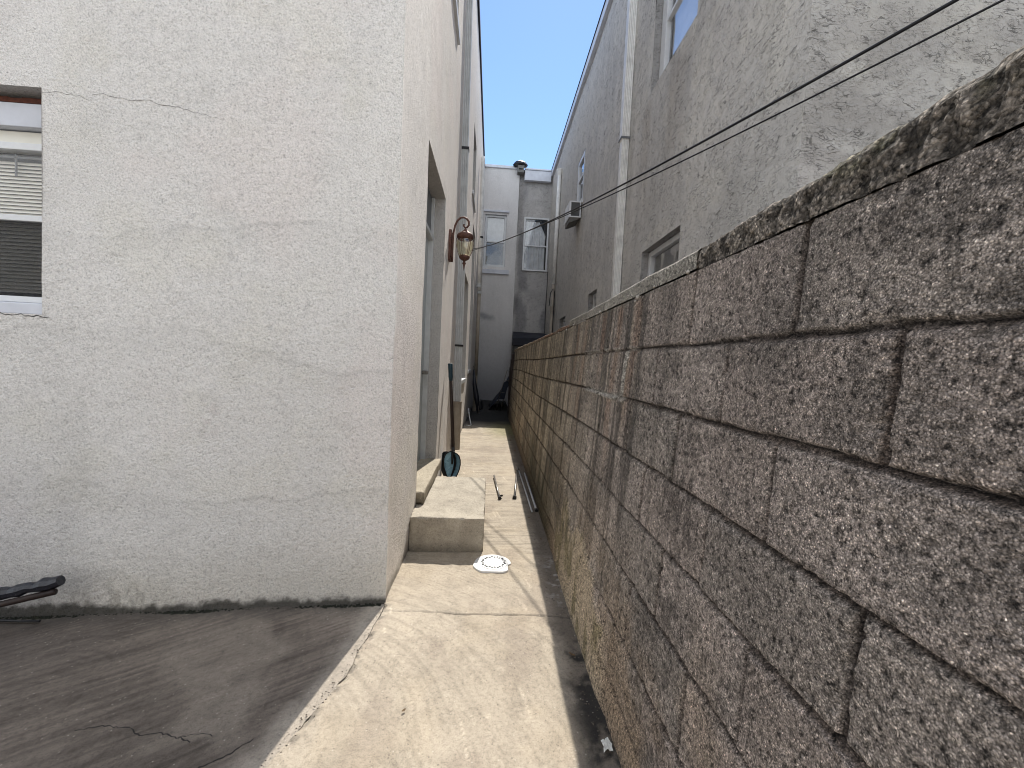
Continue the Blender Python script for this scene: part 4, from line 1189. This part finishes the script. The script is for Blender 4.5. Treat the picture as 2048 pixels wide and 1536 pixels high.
m.build("finial_cup", M['copper'], la, smooth=True)
m = MB(); m.lathe(cx, cy, [(.014, 2.80), (.014, 2.765), (.016, 2.76), (.026, 2.735), (.028, 2.715), (.020, 2.695), (.004, 2.685)], 16)
m.build("bulb", M['plastic'], la, smooth=True)
m = MB()
for q in range(6):
    an = q * math.pi / 3 + .2
    m.tube([(cx + .096 * math.cos(an), cy + .096 * math.sin(an), 2.80), (cx + .102 * math.cos(an), cy + .102 * math.sin(an), 2.75), (cx + .085 * math.cos(an), cy + .085 * math.sin(an), 2.66), (cx + .060 * math.cos(an), cy + .060 * math.sin(an), 2.60)], .003, 6)
m.build("cage_rib", M['copper'], la)

# ------------------------------------------------------------------ overhead service cables
def wire(name, pts, r, ext, label):
    P = np.array(pts); cx_ = np.polyfit(P[:, 1], P[:, 0], 2); cz_ = np.polyfit(P[:, 1], P[:, 2], 2)
    Y = np.linspace(ext, P[:, 1].max(), 60)
    Q = [(float(np.polyval(cx_, y)), float(y), float(np.polyval(cz_, y))) for y in Y]
    m = MB(); m.tube(Q, r, 8)
    return tag(m.build(name, M['black'], smooth=True, loc=Q[-1]), label, "cable")
wire("overhead_cable", [(1.71, 1.599, 2.879), (1.601, 1.941, 2.887), (1.443, 2.447, 2.902), (1.102, 3.587, 2.979), (0.65, 5.23, 3.189), (-0.52, 9.764, 3.974)], .0075, -3.0, "thicker upper black service cable crossing the alley overhead")
wire("overhead_cable", [(2.285, 1.9, 3.18), (2.045, 2.467, 3.187), (1.937, 2.711, 3.182), (1.549, 3.65, 3.215), (1.307, 4.248, 3.245), (0.712, 5.707, 3.312), (-0.53, 8.95, 3.715)], .0058, -1.0, "thinner lower black service cable crossing the alley overhead")

# ------------------------------------------------------------------ drain cover
dr = thing("drain_cover", (.08, 2.86, 0), "white plastic drain cover with ring of slots beside the step", "drain")
m = MB()
poly = []
for k in range(40):
    t = k * 2 * math.pi / 40
    r = .128
    x, y = r * math.cos(t), r * math.sin(t) * 1.02
    if y < -.02: x = max(-.135, min(.105, x * 1.12)); y = max(-.118, y * 1.05)
    poly.append((.08 + x, 2.862 + y))
m.prism(lambda u, v, d: (u, v, d), poly, -.004, .011)
m.build("plate", M['plastic'], dr, bevel=.003)
m = MB()
disc = [(.085 + .100 * math.cos(k * math.pi / 24), 2.868 + .100 * math.sin(k * math.pi / 24)) for k in range(48)]
m.prism(lambda u, v, d: (u, v, d), disc, .011, .014)
m.build("disc", M['plastic'], dr, bevel=.001)
m = MB()
for k in range(26):
    t = k * 2 * math.pi / 26; c_, s_ = math.cos(t), math.sin(t)
    rr_ = .078 + (.004 if k % 2 else -.004)
    pts = []
    for du, dv in ((-.007, -.005), (.007, -.005), (.007, .005), (-.007, .005)):
        r2 = rr_ + du
        pts.append((.085 + r2 * c_ - dv * s_, 2.868 + r2 * s_ + dv * c_))
    m.prism(lambda u, v, d: (u, v, d), pts, .013, .0155)
m.build("slots", M['slot'], dr)

# ------------------------------------------------------------------ loose rods
def rod(p, q, r, label, tip=True, bend=None, mat='steel'):
    t = thing("metal_rod", tuple((Vector(p) + Vector(q)) / 2), label, "rod", "loose metal rods on the path")
    m = MB(); pts = [p] + ([bend] if bend else []) + [q]
    m.tube(pts, r, 10); m.build("shaft", M[mat], t, smooth=True)
    if tip:
        d = (Vector(q) - Vector(p)).normalized()
        m = MB(); m.tube([Vector(q) - d * .004, Vector(q) + d * .028], r * 1.7, 10); m.build("end_cap", M['black'], t)
    return t
r1 = rod((.108, 5.09, .022), (.157, 4.28, .016), .010, "lone sunlit metal rod with black end cap nearest the step")
m = MB(); m.tube([(.165, 4.34, .012), (.185, 4.30, .03)], .010, 8); m.build("clip", M['black'], r1)
r2 = rod((.405, 5.32, .03), (.316, 4.31, .014), .013, "grey metal rod lying half in shadow, half in sun")
rod((.43, 5.37, .03), (.458, 3.90, .012), .008, "thin metal rod in the wall shadow, left of the capped one", False, None, 'gutter_grey')
r4 = rod((.497, 5.28, .02), (.503, 3.95, .014), .009, "thin metal rod in shadow closest to the block wall", True, None, 'gutter_grey')
m = MB(); m.lathe(.41, 5.36, [(.02, .0), (.03, .03), (.022, .06), (.008, .075)], 10); m.build("knob", M["steel"], r2)

# ------------------------------------------------------------------ shovel leaning on the wall
sh = thing("shovel", (-.40, 5.05, 0), "round-point shovel with sky-sheen tinted blade and teal grip leaning by the downspout", "shovel")
foot = Vector((-.40, 5.08, .30)); topp = Vector((-.485, 5.12, 1.37))
m = MB(); m.tube([foot, foot + (topp - foot) * .5, topp], [.022, .020, .018], 12); m.build("handle", M['darkwood'], sh, smooth=True)
ax = (topp - foot)
m = MB(); m.tube([foot + ax * .80, foot + ax * .85, foot + ax * .92, foot + ax * .99, foot + ax * 1.0], [.020, .027, .026, .029, .024], 12); m.build("grip", M['grip'], sh, smooth=True)
m = MB()
rows = []
prof = [(.31, .030), (.295, .062), (.27, .088), (.225, .104), (.17, .108), (.11, .098), (.06, .080), (.02, .062), (.002, .052)]
for z, w in prof:
    row = []
    for k in range(13):
        s = (k - 6) / 6
        dish = .045 * (1 - s * s) * min(1, (z + .05) / .15)
        row.append(Vector((-.405 + s * w * .95, 5.03 + dish - .02 - s * .03 + (.30 - z) * -.05, z + .004)))
    rows.append(row)
b0 = len(m.v)
for row in rows: m.v += [tuple(p) for p in row]
for row in rows: m.v += [tuple(p + Vector((0, .006, 0))) for p in row]
nn = 13; L = len(rows) * nn
for i in range(len(rows) - 1):
    for k in range(nn - 1):
        q = i * nn + k
        m.f.append((q, q + 1, q + nn + 1, q + nn)); m.f.append((L + q, L + q + nn, L + q + nn + 1, L + q + 1))
for i in range(len(rows) - 1):
    q = i * nn; m.f.append((q, q + nn, L + q + nn, L + q)); q = i * nn + nn - 1; m.f.append((q, L + q, L + q + nn, q + nn))
bl = m.build("blade", M['blade'], sh, smooth=True)
m = MB()
for row in rows[1:]: m.v += [tuple(p + Vector((-.050, .035, .0))) for p in row]
for row in rows[1:]: m.v += [tuple(p + Vector((-.050, .041, .0))) for p in row]
L2 = (len(rows) - 1) * nn
for i in range(len(rows) - 2):
    for k in range(nn - 1):
        q = i * nn + k
        m.f.append((q, q + 1, q + nn + 1, q + nn)); m.f.append((L2 + q, L2 + q + nn, L2 + q + nn + 1, L2 + q + 1))
m.build("back_plate", M['black'], sh, smooth=True)  # black copy of the blade, painting in its dark left half
m = MB(); m.tube([Vector((-.405, 5.035, .16)), Vector((-.403, 5.05, .26)), foot + ax * .06], [.010, .018, .021], 10); m.build("socket", M['black'], sh, smooth=True)
m = MB()
m.tube([rows[i][0] for i in range(len(rows))], .007, 8); m.tube([rows[i][12] for i in range(len(rows))], .007, 8); m.tube(rows[0], .008, 8)
m.build("rim", M['black'], sh, smooth=True)

# ------------------------------------------------------------------ clutter at the far end
tp = thing("tarp_heap", (.40, 14.2, 0), "dark navy tarp draped over stuff leaning on the far end of the block wall", "tarp")
nmv = MB(); rows = 12; cols = 14
for i in range(rows + 1):
    for k in range(cols + 1):
        s, t = i / rows, k / cols
        y = 12.4 + 1.9 * t
        zt = (1.25 * (1 - s) ** 1.05) * (0.75 + .25 * math.sin(t * 3 + .5)) + .02
        x = .78 - .75 * s + .03 * math.sin(t * 9 + s * 5)
        nmv.v.append((x, y, zt + .03 * math.sin(t * 13 + s * 7) * (1 - s)))
for i in range(rows):
    for k in range(cols):
        q = i * (cols + 1) + k; nmv.f.append((q, q + 1, q + cols + 2, q + cols + 1))
nmv.v += [(.80, 12.4, 0), (.80, 14.3, 0)]
o = nmv.build("cover", M['navy'], tp, smooth=True)
sm = o.modifiers.new("thick", 'SOLIDIFY'); sm.thickness = .01
fr1 = thing("folded_chair", (.42, 12.3, 0), "folded metal chair frame leaning against the far end of the block wall", "chair")
m = MB()
A = [(.22, 12.3, .02), (.50, 12.32, 1.22), (.56, 12.34, 1.18), (.60, 12.36, 1.05), (.36, 12.34, .02)]
m.tube(A, .014, 8); m.tube([(.43, 12.3, .9), (.57, 12.34, .9)], .010, 8); m.tube([(.35, 12.3, .55), (.5, 12.34, .55)], .010, 8)
m.build("frame", M['steel'], fr1, smooth=True)
m = MB(); m.quad8([(.30, 12.29, .35), (.46, 12.33, .35), (.46, 12.345, .35), (.30, 12.305, .35), (.42, 12.29, .86), (.565, 12.33, .86), (.565, 12.345, .86), (.42, 12.305, .86)]); m.build("seat", M['navy'], fr1)
pb = thing("timber_post", (.60, 11.6, 0), "dark stepped timbers standing at the far end of the block wall", "timber")
m = MB(); m.box(.58, .68, 11.36, 11.5, -.02, 1.66); m.build("board", M['darkwood'], pb); m = MB(); m.box(.555, .66, 11.52, 11.66, -.02, 1.52); m.build("board", M['darkwood'], pb); m = MB(); m.box(.54, .63, 11.68, 11.8, -.02, 1.30); m.build("board", M['darkwood'], pb)
bagt = thing("folded_umbrella", (-.34, 11.4, 0), "black folded umbrella leaning at the far end of the left house", "umbrella")
m = MB(); m.tube([(-.26, 11.3, .03), (-.33, 11.34, .45), (-.40, 11.4, .80), (-.44, 11.42, 1.2)], [.03, .075, .06, .02], 10); m.build("canopy", M['blackbag'], bagt, smooth=True)
m = MB(); m.tube([(-.24, 11.25, .02), (-.45, 11.45, 1.3)], .010, 8); m.build("shaft", M['steel'], bagt)
m = MB(); m.quad8([(-.46, 12.3, 0), (-.20, 12.25, 0), (-.16, 12.9, 0), (-.46, 12.9, 0), (-.44, 12.34, .30), (-.24, 12.30, .26), (-.2, 12.8, .28), (-.44, 12.85, .32)])
tag(m.build("storage_box", M['black'], loc=(-.33, 12.6, 0), bevel=.03), "low black box on the ground at the dark end of the alley", "box")
m = MB(); m.tube([(.14, 10.6, .02), (.20, 10.9, .02), (.10, 11.6, .30), (.0, 12.2, .55)], .012, 6)
# white hose end on the path beside the left wall
m = MB(); m.tube([(-.46, 9.75, .32), (-.43, 9.6, .18), (-.38, 9.35, .05), (-.36, 9.2, .02), (-.40, 9.1, .015), (-.46, 9.15, .015)], .012, 8)
tag(m.build("hose", M['plastic'], smooth=True, loc=(-.40, 9.2, 0)), "short white hose curling from the left wall onto the path", "hose")

# ------------------------------------------------------------------ left yard objects
bd = thing("wrapped_pole", (-2.4, 2.16, -.06), "black plastic-wrapped pole end sloping up against the left house wall", "pole")
p0, p1 = Vector((-3.3, 2.10, -.085)), Vector((-2.15, 2.22, .175))
m = MB(); pts = []; rs = []
for k in range(33):
    s = k / 32; p = p0 + (p1 - p0) * s
    pts.append(p + Vector((0, random.uniform(-.003, .003), random.uniform(-.004, .004)))); rs.append((.030 + .003 * math.sin(k * 1.9) + random.uniform(-.005, .005)) * (1 if s < .97 else .82))
m.tube(pts, rs, 9); m.build("wrapping", M['blackbag'], bd)
m = MB(); m.tube([p0 + (p1 - p0) * .55 + Vector((0, -.02, -.05)), p0 + (p1 - p0) * .99 + Vector((0, -.015, -.045))], .016, 8); m.build("pole", M['darkwood'], bd, smooth=True)
m = MB(); m.tube([p0 + (p1 - p0) * .58 + Vector((0, -.055, -.03)), p0 + (p1 - p0) * .64 + Vector((0, -.06, -.02)), p0 + (p1 - p0) * .655 + Vector((0, -.055, -.01))], [.014, .022, .008], 8); m.build("tag", M['paper'], bd, smooth=True)
m = MB(); m.tube([(-3.2, 2.28, -.125), (-2.8, 2.31, -.125), (-2.6, 2.325, -.105), (-2.45, 2.315, -.102), (-2.34, 2.305, -.094)], .006, 8)
tag(m.build("cable", M['black'], smooth=True, loc=(-2.6, 2.3, -.1)), "thin black cable lying on the yard by the left house wall", "cable")

# moss along the foot of the front wall
m = MB()
for k in range(900):
    x = random.uniform(-2.9, -.56)
    if random.random() > .35 + .65 * (math.sin(x * 7) * .5 + .5): continue
    zb = -.006 - min(.058 * max(0, -.54 - x), .14)
    s = random.uniform(.003, .009); y = YF - random.uniform(0, .022)
    h = random.uniform(.002, .010)
    m.v += [(x - s, y - s, zb), (x + s, y - s, zb), (x + s, y + s, zb), (x - s, y + s, zb), (x + random.uniform(-s, s), y, zb + h)]
    b0 = len(m.v) - 5
    m.f += [(b0, b0 + 1, b0 + 4), (b0 + 1, b0 + 2, b0 + 4), (b0 + 2, b0 + 3, b0 + 4), (b0 + 3, b0, b0 + 4)]
tag(m.build("moss", M['moss']), "dark moss growing along the foot of the left house wall", "moss", None, "stuff")

# litter
m = MB(); cxp, cyp = .495, 1.46
pts = [(-.022, -.012, .004), (-.006, -.020, .010), (.012, -.012, .004), (.022, .004, .014), (.010, .018, .006), (-.010, .014, .016), (-.026, .006, .004)]
b0 = 0
rows = []
for a_ in range(9):
    for b_ in range(7):
        u, v = (a_ - 4) / 4, (b_ - 3) / 3
        rr_ = .9 + .2 * math.sin(5 * math.atan2(v, u) + 1)
        m.v.append((cxp + .017 * u * rr_ + random.uniform(-.002, .002), cyp + .024 * v * rr_ + random.uniform(-.003, .003), .006 + .012 * abs(math.sin(a_ * 1.7 + b_ * 1.1)) + random.uniform(0, .006)))
for a_ in range(8):
    for b_ in range(6):
        q = a_ * 7 + b_; m.f.append((q, q + 1, q + 8, q + 7))
o = m.build("paper_scrap", M['paper'], loc=(cxp, cyp, 0)); o.modifiers.new("thick", 'SOLIDIFY').thickness = .001
tag(o, "crumpled white paper scrap at the foot of the block wall", "litter")
m = MB(); m.quad8([(.36, 1.42, .006), (.40, 1.40, .006), (.43, 1.55, .006), (.39, 1.56, .006), (.36, 1.42, .008), (.40, 1.40, .008), (.43, 1.55, .008), (.39, 1.56, .008)])
def leaf_mesh():
    m = MB(); P = [(0, -.02, .002), (.008, -.008, .006), (.010, .004, .004), (.004, .016, .008), (0, .022, .004), (-.006, .012, .007), (-.010, 0, .003), (-.006, -.012, .006)]
    m.v = [(0, 0, .004)] + P; m.f = [(0, 1 + k, 1 + (k + 1) % 8) for k in range(8)]
    return m
spots = [(.43, 7.6, "dead leaf in the wall shadow, farthest along the path"), (.46, 6.7, "dead leaf in the wall shadow just beyond the rods"), (.50, 5.75, "pale dead leaf against the block wall behind the rods"), (.42, 3.75, "dead leaf in shadow just in front of the rods"), (.47, 3.3, "dead leaf in shadow level with the step front"), (.46, 1.95, "dead leaf on the black grime near the bottom of the photo"), (-.28, 1.62, "dark dead leaf on the sunlit path near the bottom edge")]
lf = leaf_mesh().build("dead_leaf", M['leaf'])
lf.modifiers.new("thick", 'SOLIDIFY').thickness = .0008
for i, (x, y, lab) in enumerate(spots):
    o = lf if i == 0 else lf.copy()
    if i: COL.objects.link(o)
    o.location = (x, y, .006); o.rotation_euler = (random.uniform(-.2, .2), random.uniform(-.2, .2), random.uniform(0, 6)); s = random.uniform(.7, 1.4) * (1.5 if y > 5 else .7); o.scale = (s, s, s)
    tag(o, lab, "leaf", "dead leaves on the path")

# ------------------------------------------------------------------ unseen building added behind the camera to bounce sun onto shaded walls
gr = thing("bounce_garage", (0, -7.5, -.3), "pale stuccoed garage across the yard from the alley mouth", "bounce_garage")
m = MB(); m.box(-12, 12, -10, -5.4, -.3, 7.6); m.build("wall", simple("bounce_garage_stucco", (.78, .75, .70), .9, 0, .1, 6, .2), gr)
m = MB(); m.box(-12.2, 12.2, -10.2, -5.2, 7.603, 7.8); m.build("roof", M['fascia'], gr)
for xx in (-7.5, -2.5, 2.5, 7.5):
    m = MB(); m.box(xx - 1.3, xx + 1.3, -5.395, -5.34, -.3, 2.1)
    for k in range(4): m.box(xx - 1.25, xx + 1.25, -5.34, -5.32, -.2 + k * .57, .3 + k * .57)
    m.build("bounce_garage_door", M['white'], gr)

# fine grit and crumbs swept against the foot of the block wall and into the joints
m = MB()
def crumb(x, y, z, r):
    b0 = len(m.v); k = random.uniform(.6, 1.1)
    m.v += [(x - r, y, z), (x, y - r * k, z), (x + r, y, z), (x, y + r, z), (x + r * .2, y - r * .1, z + r * .9)]
    m.f += [(b0, b0 + 1, b0 + 4), (b0 + 1, b0 + 2, b0 + 4), (b0 + 2, b0 + 3, b0 + 4), (b0 + 3, b0, b0 + 4)]
for k in range(900):
    y = .9 + 8 * random.random() ** 1.7
    crumb(.535 - abs(random.gauss(0, .05)), y, .002, random.uniform(.0015, .0055))
for k in range(160):
    crumb(random.uniform(-.5, .4), random.uniform(1.2, 6), .001, random.uniform(.001, .0028))
for k in range(120):
    y = random.uniform(1.2, 2.36); crumb(float(np.interp(y, [p[0] for p in NEAR_BND], [p[1] for p in NEAR_BND])) + random.gauss(0, .02), y, -.002, random.uniform(.0015, .0045))
tag(m.build("grit", simple("grit_crumbs", (.16, .13, .105), .95, 0, .6, 200)), "fine grit and crumbs along the foot of the block wall", "grit", None, "stuff")
